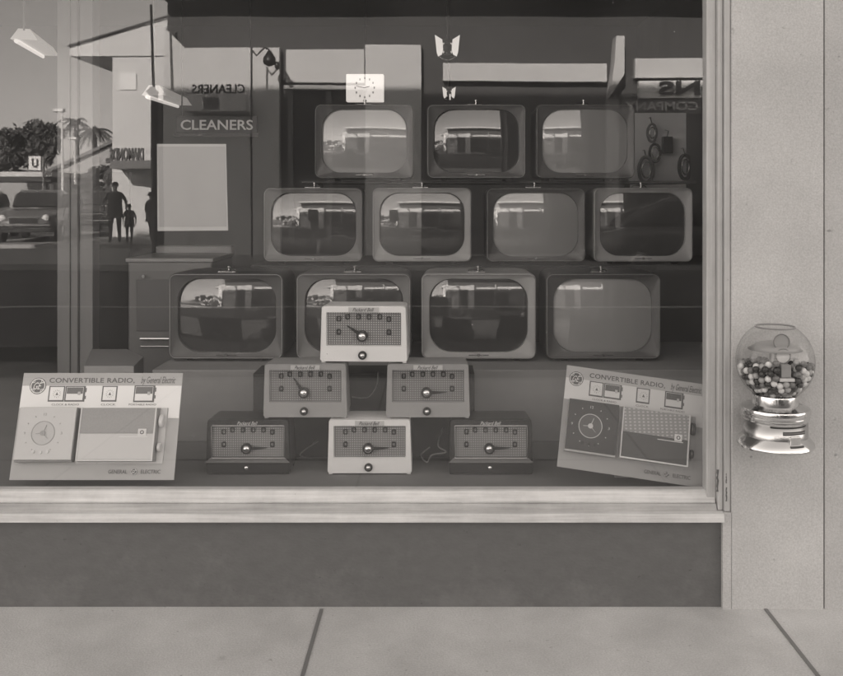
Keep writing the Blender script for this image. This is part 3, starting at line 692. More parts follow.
fixture((154, 92), (183, 103), 5.4, 7.2, 'fluorescent fixture hanging on a dark rod above the poster', True)
fixture((24, 36), (49, 53), 5.0, 6.6, 'fluorescent fixture at the far upper left', False)
# pear shaped lamp on a curved arm, on a pole before the stores across the street
def QQ(px, py): return Q(px, py, 17.2)
pl = thing('pendant_lamp', 'dark pear shaped lamp on a thin curved arm', 'lamp', (QQ(251, 0).x, -17.2, 0))
k_ = .0226
M().lathe([(.8*k_, 8.5*k_), (2*k_, 7*k_), (4*k_, 4*k_), (6.4*k_, 0), (6.6*k_, -3*k_), (5.2*k_, -6*k_), (2*k_, -7.6*k_), (1e-5, -8*k_)], tuple(QQ(269, 59)), 18).build('shade', m_black, pl, True, smooth=True)
M().ball(tuple(QQ(277, 66)), 2.8*k_, 12, 8, (1, 1, 1.5)).build('lamp_cap', m_black, pl, True, smooth=True)
b0 = QQ(251, 0); M().tube([(b0.x, b0.y, 0), tuple(QQ(251, 48))], .022, 8).build('pole', m_dark, pl, True)
M().tube([QQ(251, 50), QQ(256, 56), QQ(260, 52), QQ(264, 48), QQ(269, 50)], .022, 6).build('arm', m_black, pl, True, smooth=True)
up_ = thing('utility_pole', 'dark utility pole with a small bracket box at the end of the stores', 'pole', (QQ(154, 0).x, -17.2, 0))
b0 = QQ(155, 0); M().tube([(b0.x, b0.y, 0), tuple(QQ(155, 92))], .085, 8).build('pole', m_black, up_, True)
M().tube([QQ(154.5, 92), QQ(151, 5)], .035, 8, r1=.028).build('upper_pole', m_black, up_, True)
c = QQ(153, 92); M().prism([(c.x-.12, c.y+.1, c.z), (c.x, c.y+.1, c.z+.12), (c.x+.13, c.y+.1, c.z), (c.x, c.y+.1, c.z-.12)], (0, -.2, 0)).build('bracket_box', m_black, up_, True)
# two chrome lamps
def chrome_lamp(px, py, D, s, lab):
    c = P(px, py, D); t = thing('spot_lamp', lab, 'lamp', c, 0, 'chrome lamps over the televisions')
    M().lathe([(s*.45, s*.75), (s*.62, s*.70), (s*.80, s*.1), (s*.70, -s*.55), (s*.35, -s*.8), (1e-5, -s*.85)], (c.x, c.y, c.z), 24).build('shade', m_chrome, t, True, smooth=True)
    for sx in (-1, 1):
        pp = [(12.2, 12), (5, 7.5), (4.2, -2), (5.5, -7), (9, -9), (10.4, -5)]; u_ = s/12.5
        M().prism([(c.x+sx*a*u_, c.y-s*.86, c.z+b*u_) for a, b in pp], (0, .008, 0)).build('glint_fin', emit('glowing glint', .7, .12), t, True)  # glowing fins stand in for sky glints on the chrome
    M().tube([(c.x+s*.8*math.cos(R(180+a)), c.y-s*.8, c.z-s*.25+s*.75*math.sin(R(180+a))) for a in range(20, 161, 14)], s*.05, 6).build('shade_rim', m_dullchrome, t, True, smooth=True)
    if s < .06: M().box(c.x+.002, c.x+.012, c.y-s*.95, c.y-s*.90, c.z-s*.95, c.z-s*.1).build('highlight_bar', emit('glowing glint', .7, .12), t, True)  # glowing bar stands in for another glint
    M().ball((c.x, c.y-s*.4, c.z), s*.5, 12, 8).build('bulb', m_black, t, True, smooth=True)
    M().tube([(c.x, c.y, c.z+s*.7), (c.x, c.y, 2.9)], .008, 8).build('rod', m_dark, t, True)
chrome_lamp(447.3, 49, 5.4, .076, 'chrome lamp with two glowing glint fins high above the televisions')
chrome_lamp(449, 94, 6.6, .050, 'smaller chrome lamp just above the middle television of the top row')

# goods board at the right
pg = thing('wall_panel', 'pale goods panel on the wall behind the right televisions', 'panel', (P(667, 0, 6.4).x, 3.4, .05))
M().box(P(629, 0, 6.4).x, P(712, 0, 6.4).x, 3.3, 3.34, .05, zs(113, 6.4)).build('board', mat('goods board', .85, .7, var=.1, scale=4), pg, True)
def ring_item(px, py, r, tilt, lab, dark=True):
    c = P(px, py, 6.3); t = thing('hanging_ring', lab, 'hanging goods', c, 0, 'round goods hung on the wall panel'); rr_ = r/FP*6.3
    pts = [(c.x+rr_*tilt*math.cos(2*math.pi*i/24), c.y-.0, c.z+rr_*math.sin(2*math.pi*i/24)) for i in range(24)]
    M().tube(pts, rr_*.15, 8, True).build('ring', m_dark if dark else m_mid, t, True, smooth=True)
    pts = [(c.x+rr_*.62*tilt*math.cos(2*math.pi*i/24), c.y-.012, c.z+rr_*.62*math.sin(2*math.pi*i/24)) for i in range(24)]
    M().tube(pts, rr_*.06, 6, True).build('inner_ring', m_dullchrome, t, True, smooth=True)
    M().tube([(c.x, c.y, c.z+rr_), (c.x, c.y+.05, c.z+rr_+.05), (c.x, c.y+.10, c.z+rr_+.05)], .004, 6).build('hook', m_dullchrome, t, True)
ring_item(699, 126, 12, .55, 'dark ring hung highest beside the right jamb')
ring_item(685, 167, 12, .5, 'dark ring hung just above the right end television')
ring_item(652, 133, 9, .5, 'small pale ring hung at the top left of the panel', False)
ring_item(655, 153, 9, .6, 'small ring hung below the pale ring', True)
ring_item(646, 170, 13, .55, 'large dull ring hung low beside the top row television', False)
hb = thing('hanging_box', 'small dark box hung between the rings on the panel', 'box', P(668, 145, 6.3), 0)
c = P(668, 145, 6.3); M().box(c.x-.035, c.x+.035, c.y, c.y+.05, c.z-.06, c.z+.06).build('casing', m_black, hb, True, bevel=.005)
M().tube([(c.x, c.y+.02, c.z+.06), (c.x+.01, c.y+.03, c.z+.10), (c.x, c.y+.08, c.z+.11)], .004, 6).build('hook', m_dullchrome, hb, True)

# ------------------------------------------------------------------ gumball machine on the pier
GX, GY = P(775, 0, 2.90).x, 2.90-CAMD
gzc = zs(361, 2.90); GR = .1215; GV = 1.05
gm = thing('gumball_machine', 'chrome gumball machine with round glass globe mounted on the pier', 'vending machine', (GX, GY, zs(447, 2.9)))
def gz(py): return zs(py, 2.90)
pro = []
a0, a1 = 30, 148
for i in range(29):
    a = R(a0+(a1-a0)*i/28); pro.append((GR*math.sin(a), GR*GV*math.cos(a)))
m = M().lathe(pro, (GX, GY, gzc), 48); m.f = [f for f in m.f if len(f) == 4]
m.build('globe', m_globe, gm, True, smooth=True)
M().tube([(GX+GR*math.sin(R(a0))*1.0*math.cos(2*math.pi*i/32), GY+GR*math.sin(R(a0))*math.sin(2*math.pi*i/32), gzc+GR*GV*math.cos(R(a0))) for i in range(32)], .0028, 8, True).build('globe_rim', mat('rim glass', .25, .1), gm, True, smooth=True)
zb = gz(445)
M().lathe([(.071, gz(403)), (.076, gz(404)), (.098, gz(405.5)), (.106, gz(406.5)), (.1075, gz(408)), (.1075, gz(411)), (.104, gz(412)), (.104, gz(413.5)), (.106, gz(414)), (.1055, gz(416)), (.102, gz(417)), (.100, gz(418.5))], (GX, GY, 0), 56).build('collar', m_chrome, gm, True, smooth='auto')
M().lathe([(.062, gz(393)), (.070, gz(394)), (.0715, gz(396)), (.0725, gz(403.5))], (GX, GY, 0), 48).build('globe_seat', m_chrome, gm, True, smooth='auto')
m_body = mat('brushed body', .5, .24, metal=1)
M().lathe([(.100, gz(418.5)), (.100, gz(434)), (.1005, gz(436))], (GX, GY, 0), 56).build('drum', m_body, gm, True, smooth=True)
M().lathe([(.1005, gz(434)), (.104, gz(435)), (.112, gz(438)), (.119, gz(441)), (.1205, gz(443)), (.117, gz(445)), (.05, gz(445.3))], (GX, GY, 0), 56).build('base', m_chrome, gm, True, smooth='auto')
def on_drum(ax, z, r=.1005): return (GX+r*math.sin(ax), GY-r*math.cos(ax), z)
def curved(ax0, ax1, z0, z1, r0, r1, n=14):
    m = M(); l = []
    for i in range(n+1):
        a = ax0+(ax1-ax0)*i/n; l.append([on_drum(a, z0, r0), on_drum(a, z0, r1), on_drum(a, z1, r1), on_drum(a, z1, r0)])
    return m.loft(l)
curved(-.5, .75, gz(420.5), gz(419.2), .1005, .1015).build('label_rule', m_ink, gm, True)
m_plate = mat('dark label', .06, .4)
curved(-.12, .70, gz(427.5), gz(424), .1005, .1015).build('label', m_plate, gm, True)
curved(-.10, .68, gz(426.2), gz(425.2), .1015, .1018).build('label_text', m_mid, gm, True)
curved(.08, .42, gz(437), gz(428.5), .099, .108).build('coin_chute', m_chrome, gm, True, bevel=.002)
curved(.05, .50, gz(440.5), gz(437.0), .10, .114).build('chute_flap', mat('dark flap', .08, .3, metal=.5), gm, True, bevel=.002)
M().box(GX-.03, GX+.03, GY+.09, -.061, gz(436), gz(420)).build('bracket', m_black, gm, True)
M().box(GX-.05, GX+.05, -.068, -.0605, gz(440), gz(414)).build('mount_plate', m_dullchrome, gm, True)
# mechanism inside the globe
m_tin = mat('pale tin', .5, .3, metal=.6)
M().lathe([(.085, .038), (.055, .056), (.02, .064), (1e-5, .066)], (GX, GY, gzc), 40).build('inner_cone', mat('smoky plastic', .30, .35), gm, True, smooth=True)
M().lathe([(.018, -.03), (.018, .05)], (GX, GY, gzc), 20).build('centre_post', m_tin, gm, True, smooth='auto')
M().lathe([(.023, -.006), (.023, 0), (.016, .002), (1e-5, .002)], (GX, GY-.062, gzc+.028), 26, 'y').build('coin_dial', m_pale, gm, True)
M().tube([(GX+.023*math.cos(2*math.pi*i/24), GY-.069, gzc+.028+.023*math.sin(2*math.pi*i/24)) for i in range(24)], .0022, 6, True).build('dial_ring', m_mid, gm, True)
M().lathe([(.025, -.004), (.025, 0)], (GX, GY-.05, gzc+.070), 26, 'y').build('lock_disc', m_tin, gm, True)
M().tube([(GX+.025*math.cos(2*math.pi*i/24), GY-.056, gzc+.070+.025*math.sin(2*math.pi*i/24)) for i in range(24)], .002, 6, True).build('dial_ring', m_mid, gm, True)
M().box(GX-.015, GX+.015, GY-.095, GY-.03, gzc-.034, gzc+.004).build('plunger_plate', m_tin, gm, True)
M().box(GX-.024, GX+.024, GY-.104, GY-.03, gzc-.046, gzc-.036).build('ledge_plate', m_pale, gm, True, bevel=.002)

# gumballs settled in the globe
rng = np.random.default_rng(3); br = .0106; N_ = 400
p = rng.uniform(-1, 1, (N_, 3))*np.array([.09, .09, .05])+np.array([0, 0, -.04])
for it in range(420):
    p[:, 2] -= .0009*(1 if it < 380 else .3)
    for _ in range(2):
        d = p[:, None]-p[None]; dist = np.sqrt((d**2).sum(-1))+1e-9; np.fill_diagonal(dist, 1)
        ov = np.clip(2*br-dist, 0, None); p += (d/dist[..., None]*ov[..., None]).sum(1)*.42
        r3 = np.sqrt((p**2).sum(1)); lim = GR-br-.001; k = r3 > lim; p[k] *= (lim/r3[k])[:, None]
        rc = np.sqrt(p[:, 0]**2+p[:, 1]**2); k = (rc < .018+br); p[k, :2] *= ((.018+br)/np.maximum(rc[k], 1e-4))[:, None]
        low = p[:, 2] < -.098; p[low, 2] = -.098
        fr = (np.abs(p[:, 0]) < .024+br) & (p[:, 1] < -.02) & (p[:, 2] > -.046-br); p[fr, 0] = np.where(p[fr, 0] < 0, p[fr, 0]*.5-.5*(.024+br), p[fr, 0]*.5+.5*(.024+br))
tones = [('white', mat('white gum', .72, .3), .2), ('pale grey', mat('pale gum', .38, .3), .22), ('mid grey', mat('mid gum', .17, .3), .26), ('dark', mat('dark gum', .035, .25), .32)]
sph = M().ball((0, 0, 0), br, 16, 10)
proto = {}
score = -p[:, 1]*1.0+np.sqrt((p**2).sum(1))*.9+np.clip(p[:, 2], -.1, .1)*.25
idx = np.argsort(-score); vis = idx[:240]; rest = idx[240:]
for i in vis:
    x = random.random(); acc = 0
    for tn, tm, tp in tones:
        acc += tp
        if x < acc: break
    loc = (GX+p[i, 0], GY+p[i, 1], gzc+p[i, 2])
    if tn not in proto:
        o = sph.build('gumball', tm, None, smooth=True); proto[tn] = o; tag(o, 'round %s gumball piled inside the glass globe' % tn, 'gumball', 'gumballs in the globe')
    else: o = proto[tn].copy(); C.objects.link(o)
    o.location = loc
m = M(); sph2 = M().ball((0, 0, 0), br, 10, 6)
for i in rest: m.add([(v[0]+GX+p[i, 0], v[1]+GY+p[i, 1], v[2]+gzc+p[i, 2]) for v in sph2.v], sph2.f)
tag(m.build('gumball_fill', tones[2][1], None, smooth=True), 'gumballs packed at the back and core of the globe', 'gumballs', None, 'stuff')

# ------------------------------------------------------------------ across the street (seen mirrored in the glass)
mA_pale = plaster('opposite pale stucco', .66, .06); mA_dark = mat('opposite dark fascia', .06, .7, var=.15, scale=1)
mA_glass = mat('opposite shop glass', .03, .1); mA_mid = mat('opposite column grey', .16, .7)
YA = 18.0; sA = (YA+CAMD)/FP
def ax(px): return (px-CX)*sA
def az(py): return CAMH+(HY-py)*sA
A = thing('store_row', 'long low store building across the street with pale panels under a dark roof band', 'building', (3, -YA-.2, 0))
XR = 26
M().box(ax(164), XR, -YA-7, -YA-.25, 0, 6.1).build('wall', mA_dark, A, True)
M().box(ax(164)-.2, XR, -YA-7.2, -YA+.9, 6.10, 6.45).build('roof', mA_pale, A, True)
M().box(ax(152), ax(163), -YA-.6, -YA-.02, 0, az(100)).build('dark_gap_strip', mA_dark, A, True)  # dark strip put in for the unlit gap between the two buildings
M().box(ax(164), ax(279), -YA-.245, -YA, 0, az(48)).build('panel', mA_pale, A, True)
M().prism([(ax(164.5), -YA, az(27)), (ax(185), -YA, az(48)+.002), (ax(164.5), -YA, az(48)+.002)], (0, -.2, 0)).build('panel', mA_pale, A, True)
M().box(ax(286), ax(364), -YA-.245, -YA, az(83), az(50)).build('panel', mA_pale, A, True)
M().box(ax(365), ax(421), -YA-.245, -YA, 0, az(45)).build('panel', mA_pale, A, True)
M().box(ax(443), ax(607), -YA-.245, -YA, az(81), az(63)).build('panel', mA_pale, A, True)
M().prism([(ax(607), -YA+.30, az(98)), (ax(612), -YA+.30, az(66)), (ax(614), -YA+.30, az(38)), (ax(622), -YA+.30, az(38)), (ax(622), -YA+.30, az(75))], (0, -.5, 0)).build('sunlit_patch', mA_pale, A, True)  # pale piece shaped as a sunlit pillar side, slanted end its shadow edge
M().box(ax(607), ax(619), -YA-.245, -YA-.02, 0, az(98)).build('pilaster', mat('opposite pilaster', .3, .7), A, True)
M().box(ax(635), ax(900), -YA-.245, -YA, az(77), az(58)).build('panel', mA_pale, A, True)
M().box(ax(930), XR-.4, -YA-.245, -YA, az(82), az(62)).build('panel', mA_pale, A, True)
for a_, b_ in ((286, 325), (327, 364), (424, 500), (503, 600), (640, 760), (765, 890), (930, 1050), (1055, 1200)):
    M().box(ax(a_), ax(b_), -YA-.245, -YA-.20, .5, az(100)).build('shop_window', mA_glass, A, True)
for px in (287, 326): M().box(ax(px), ax(px)+.12, -YA-.2, -YA-.1, .3, az(84)).build('mullion', mA_mid, A, True)
M().box(ax(284), ax(366), -YA-.2, -YA+.02, az(90), az(86)).build('transom_bar', mA_pale, A, True)
# big letter sign, right
sg = thing('store_sign', 'long pale store sign panel with big dark capital letters', 'sign', (ax(700), -YA+.3, az(98)))
M().box(ax(637), ax(770), -YA+.02, -YA+.2, az(98), az(81)).build('panel', mat('sign panel', .9, .6), sg, True)
text('lettering', 'SONS', (ax(700), -YA+.21, az(88.5)), (-1,0,0), (0,0,1), ax(745)-ax(657), az(81.5)-az(95.5), m_black, sg, .04, world=True, bold=.03)
sg2 = thing('company_sign', 'dark sign strip lettered AND COMPANY below the big sign', 'sign', (ax(680), -YA+.25, az(114)))
M().box(ax(620), ax(780), -YA+.02, -YA+.15, az(114), az(99)).build('panel', mat('sign strip', .10, .6), sg2, True)
text('lettering', 'AND COMPANY', (ax(679), -YA+.16, az(106)), (-1,0,0), (0,0,1), ax(737)-ax(626), az(101.5)-az(110.5), m_pale, sg2, .03, world=True, bold=.02)
# cleaner's marquee, left
mq = thing('store_marquee', 'flat marquee box with standing capital letters on the pale stucco wall', 'sign', (ax(224), -YA+.4, az(115)))
M().prism([(ax(193), -YA+.02, az(114)), (ax(252), -YA+.02, az(114)), (ax(252), -YA+.02, az(98)), (ax(200), -YA+.02, az(98))], (0, .7, 0)).build('box', mA_pale, mq, True)
text('standing_letters', 'CLEANERS', (ax(225), -YA+.6, az(92.5)), (-1,0,0), (0,0,1), ax(250)-ax(200), az(88)-az(97), m_black, mq, .05, world=True, bold=.01)
M().box(ax(212), ax(226), -YA+.721, -YA+.74, az(112), az(101)).build('dark_panel', mA_mid, mq, True)

# tower with shelf sign, left background (sunlit)
YB = 27.0; sB = (YB+CAMD)/FP
def bx(px): return (px-CX)*sB
def bz(py): return CAMH+(HY-py)*sB
mB = plaster('sunlit stucco', .68, .05); mB2 = plaster('sunlit stucco side', .60, .05)
B = thing('corner_building', 'pale stucco corner building with tall pillar and broad flat canopy', 'building', (bx(132), -YB, 0))
M().box(bx(112), bx(175), -YB-6, -YB, 0, bz(55)-.002).build('pillar', mB, B, True)
M().prism([(bx(70), -YB+.08, bz(56)), (bx(185), -YB+.08, bz(56)), (bx(185), -YB+.08, bz(14)), (bx(148), -YB+.08, bz(24)), (bx(70), -YB+.08, bz(46))], (0, -5.0, 0)).build('canopy', mB, B, True)
M().prism([(bx(69), -YB+.1, bz(47)), (bx(69), -YB+.1, bz(45.5)), (bx(187), -YB+.1, bz(11)), (bx(187), -YB+.1, bz(12.5))], (0, .1, 0)).build('roof_edge', mA_dark, B, True)
M().box(bx(120), bx(137), -YB+.0, -YB+.05, bz(90), bz(73)).build('window', m_white, B, True)
M().prism([(bx(121), -YB, bz(170)), (bx(124), -YB+1.3, bz(170)), (bx(170), -YB+1.7, bz(170)), (bx(170), -YB, bz(170))], (0, 0, .26)).build('shelf', mA_mid, B, True)
text('lettering', 'DIAMONDS', (bx(140), -YB+1.2, bz(156)), (-1,0,0), (0,0,1), bx(157)-bx(124), .42, m_dark, B, .1, world=True, bold=.03)
# gabled hall behind
G = thing('gabled_hall', 'pale hall with a low pitched roof behind the street', 'building', (-18, -44, 0))
YG = 44; sG = (YG+CAMD)/FP
def gx(px): return (px-CX)*sG
def gzz(py): return CAMH+(HY-py)*sG
M().prism([(gx(-60), -YG, 0), (gx(160), -YG, 0), (gx(160), -YG, gzz(155)), (gx(116), -YG, gzz(143)), (gx(50), -YG, gzz(173)), (gx(-60), -YG, gzz(176))], (0, -12, 0)).build('wall', plaster('hall stucco', .42, .06), G, True)
M().prism([(gx(48), -YG+.3, gzz(174)), (gx(116), -YG+.3, gzz(142)), (gx(162), -YG+.3, gzz(154)), (gx(162), -YG+.3, gzz(152)), (gx(116), -YG+.3, gzz(139)), (gx(47), -YG+.3, gzz(171))], (0, -12.4, 0)).build('roof', mA_mid, G, True)
M().box(gx(106), gx(109.5), -YG, -YG+.05, gzz(163), gzz(158)).build('window', m_black, G, True)
# gas station canopy and sign
st = thing('station_canopy', 'low flat station canopy on dark posts at the far left', 'canopy', (gx(30), -38, 0))
YS = 38; sS = (YS+CAMD)/FP
def sx_(px): return (px-CX)*sS
def sz(py): return CAMH+(HY-py)*sS
M().box(sx_(-40), sx_(52), -YS-5, -YS, sz(177), sz(172)).build('roof', mA_pale, st, True)
M().box(sx_(-40), sx_(50), -YS-4.8, -YS-.05, sz(182), sz(177)).build('fascia', mA_dark, st, True)
for px in (38, 46): M().box(sx_(px), sx_(px)+.2, -YS-.5, -YS-.3, 0, sz(182)).build('post', m_dark, st, True)
us = thing('street_sign', 'square white sign with a single dark letter on a post', 'sign', (sx_(45), -YS+1, 0))
M().box(sx_(38), sx_(50), -YS+.9, -YS+1.0, sz(171), sz(157)).build('panel', m_white, us, True)
text('lettering', 'U', (sx_(44.5), -YS+1.01, sz(164)), (-1,0,0), (0,0,1), .28, .42, m_black, us, .02, world=True, bold=.03)
M().box(sx_(51.5), sx_(52.5), -YS+.9, -YS+1.0, 0, sz(157)).build('post', m_mid, us, True)
# lamp pole
lp_ = thing('street_lamp', 'tall thin pale street lamp with small flat head', 'street lamp', (Q(63, 0, 26).x, -26, 0))
M().tube([(Q(63, 0, 26).x, -26, 0), tuple(Q(62, 112, 26))], .06, 8, r1=.035).build('pole', m_pale, lp_, True)
c = Q(60.5, 111, 26); M().box(c.x-.22, c.x+.12, c.y-.12, c.y+.12, c.z-.02, c.z+.09).build('lamp_head', m_white, lp_, True, bevel=.03)
lq = thing('street_lamp', 'shorter thin pale pole behind the taller street lamp', 'street lamp', (Q(75, 0, 30).x, -30, 0))
M().tube([(Q(75, 0, 30).x, -30, 0), tuple(Q(75, 140, 30))], .05, 8, r1=.03).build('pole', m_pale, lq, True)
c = Q(74.5, 139, 30); M().box(c.x-.18, c.x+.12, c.y-.12, c.y+.12, c.z-.02, c.z+.07).build('lamp_head', m_white, lq, True, bevel=.03)

# trees
m_leaf = mat('foliage', .11, .7, var=.5, scale=1.2); m_bark = mat('bark', .09, .9, var=.3, scale=6)
def tree(px, py_top, py_bot, wpx, Y, lab, n=1700, leaf=.22, trunk=.15):
    c0 = Q(px, py_bot, Y); c1 = Q(px, py_top, Y); rx = wpx/2*(Y+CAMD)/FP; rz = (c1.z-c0.z)/2; cz = (c1.z+c0.z)/2
    t = thing('tree', lab, 'tree', (c0.x, -Y, 0), 0, 'trees across the street'); m = M()
    tr = M().tube([(0, 0, 0), (.05, 0, c0.z*.6), (-.03, .05, c0.z+rz*.4), (0, 0, c0.z+rz*1.2)], trunk, 8, r1=trunk*.35)
    for k in range(5):
        a = k*1.3; tr.tube([(0, 0, c0.z+rz*.2), (math.cos(a)*rx*.5, math.sin(a)*rx*.5, cz+rz*.3*math.sin(k*2))], trunk*.4, 6, r1=.02)
    tr.build('trunk', m_bark, t)
    cl = [(random.uniform(-.7, .7), random.uniform(-.7, .7), random.uniform(-.65, .7), random.uniform(.18, .36)) for _ in range(20)]
    for _ in range(n):
        a, b, c_, s = random.choice(cl); g = [random.gauss(0, .5) for _ in range(3)]
        q = Vector((rx*(a+g[0]*s), rx*(b+g[1]*s), cz+rz*(c_+g[2]*s)))
        d = Vector([random.uniform(-1, 1) for _ in range(3)]).normalized(); e = d.cross(Vector((random.random(), random.random(), 1))).normalized()
        l = leaf*random.uniform(.6, 1.3); m.add([q-d*l, q+e*l*.5, q+d*l, q-e*l*.5], [(0, 1, 2, 3)])
    m.build('crown', m_leaf, t)
tree(99, 165, 208, 36, 33, 'round dark leafy street tree in front of the pale hall', 3800, .13)
tree(42, 120, 172, 40, 60, 'tall dark tree behind the station canopy', 3600, .24, .3)
tree(5, 125, 178, 50, 62, 'broad tree at the far left beyond the station', 3600, .24, .3)
tree(-60, 110, 185, 80, 64, 'large tree past the left end of the street', 3000, .3, .35)
tree(-140, 130, 188, 70, 60, 'low wide tree past the large tree at the left', 2600, .3, .3)
def palm(px, py, Y, s, lab):
    c = Q(px, py, Y); t = thing('palm_tree', lab, 'palm', (c.x, -Y, 0), 0, 'palm trees across the street')
    M().tube([(0, 0, 0), (.1, 0, c.z*.5), (0, 0, c.z)], .22, 8, r1=.15).build('trunk', m_bark, t)
    m = M()
    for k in range(22):
        a = 2*math.pi*k/22+random.uniform(-.1, .1); el = random.uniform(-.5, .9); L_ = s*random.uniform(.8, 1.15); prev = None; sp = []
        for j in range(9):
            u = j/8; sp.append(Vector((math.cos(a)*L_*u*math.cos(el*.5), math.sin(a)*L_*u*math.cos(el*.5), c.z+L_*(math.sin(el)*u-.75*u*u))))
        m.tube(sp, .03, 4, r1=.01)
        side = Vector((-math.sin(a), math.cos(a), 0))
        for j in range(1, 9):
            for sd in (-1, 1):
                for q in (0, .5):
                    b = sp[j-1].lerp(sp[j], q); tip = b+side*sd*L_*.22*(1-.5*j/8)+(sp[j]-sp[j-1])*.6+Vector((0, 0, -L_*.12)); w = (sp[j]-sp[j-1]).normalized()*.05
                    m.add([b-w, b+w, tip], [(0, 1, 2)])
    m.build('fronds', m_leaf, t)
palm(94, 130, 52, 1.25, 'palm tree with long drooping fronds above the hall roof')
palm(76, 121, 58, 1.2, 'second palm tree further back above the hall roof')
# far hills
hl = M(); lo = []
pts = [(-120+i*6, 0) for i in range(41)]
top = [(x, -150, 3.5+2.5*math.sin(x*.05)+1.2*math.sin(x*.17+1)) for x, _ in pts]
hl.loft([[(x, -150, -1) for x, _, _ in top]+[(120, -158, -1), (-120, -158, -1)], [*top, (120, -158, 1), (-120, -158, 1)]])
struct(hl.build('hills', m_leaf))

# cars
m_car = mat('dark car paint', .05, .25, coat=.6); m_car2 = mat('grey car paint', .16, .3, coat=.5); m_tyre = mat('tyre', .03, .8); m_cglass = mat('car glass', .05, .08)
def car(x, Y, rz, paint, lab):
    t = thing('parked_car', lab, 'car', (x, -Y, -.126 if Y < 15 else .0), rz, 'cars across the street')
    secs = [(-2.35, .55, .35, .62), (-2.25, .78, .32, .82), (-1.7, .88, .30, .95), (-.9, .92, .28, 1.0), (.2, .93, .28, .99), (1.0, .91, .28, .98), (1.7, .86, .30, .94), (2.2, .78, .33, .84), (2.38, .6, .38, .66)]
    M().loft([[(xx, p_[0], p_[1]) for p_ in rr(2*hw, z1-z0, .22, 4, 0, (z0+z1)/2, 1)] for xx, hw, z0, z1 in secs]).build('body', paint, t, smooth=True)
    cab = [(-1.75, .55, .95, 1.0), (-1.35, .66, .95, 1.30), (-.8, .68, .95, 1.50), (0, .69, .95, 1.54), (.45, .67, .95, 1.47), (.95, .62, .95, 1.02)]
    M().loft([[(xx, p_[0], p_[1]) for p_ in rr(2*hw, max(z1-z0, .08), .16, 4, 0, (z0+z1)/2, 1)] for xx, hw, z0, z1 in cab]).build('roof', paint, t, smooth=True)
    for sd in (-1, 1):
        M().prism([(-1.3, sd*.70, 1.02), (-.45, sd*.72, 1.02), (-.45, sd*.70, 1.42), (-.95, sd*.69, 1.40)], (0, sd*.012, 0)).build('window', m_cglass, t)
        M().prism([(-.38, sd*.72, 1.02), (.65, sd*.70, 1.02), (.30, sd*.69, 1.40), (-.38, sd*.70, 1.42)], (0, sd*.012, 0)).build('window', m_cglass, t)
    M().prism([(.52, -.58, 1.43), (.52, .58, 1.43), (1.0, .62, 1.03), (1.0, -.62, 1.03)], (.03, 0, .02)).build('windscreen', m_cglass, t)
    for xx in (-1.45, 1.45):
        for sd in (-1, 1):
            w = M().lathe([(.20, -.09), (.31, -.09), (.33, -.06), (.33, .06), (.31, .09), (.20, .09)], (xx, sd*.80, .33), 22, 'y').build('wheel', m_tyre, t, smooth='auto')
            M().lathe([(.20, -.092), (.1, -.105), (1e-5, -.11)] if sd < 0 else [(.20, .092), (.1, .105), (1e-5, .11)], (xx, sd*.80, .33), 18, 'y').build('rim', m_dullchrome, w, smooth=True)
    for sd in (-1, 1): M().ball((2.30, sd*.58, .72), .11, 12, 8, (.5, 1, 1)).build('headlight', m_white, t, smooth=True)
    M().box(2.36, 2.46, -.75, .75, .42, .55).build('bumper', m_chrome, t, bevel=.03); M().box(-2.46, -2.36, -.75, .75, .42, .55).build('bumper', m_chrome, t, bevel=.03)
    M().box(2.30, 2.42, -.38, .38, .58, .76).build('radiator_grille', m_chrome, t, bevel=.02)
car(Q(40, 0, 24).x-.4, 25.0, R(78), m_car2, 'grey rounded sedan parked at the far left of the street')
car(Q(93, 0, 28).x, 29.6, R(84), m_car, 'black sedan facing the street in front of the tree')
car(Q(-60, 0, 24).x, 26, R(80), m_car, 'dark sedan past the left edge beside the station')
car(5.0, 13.6, R(2), m_car, 'dark sedan parked before the stores across the street')

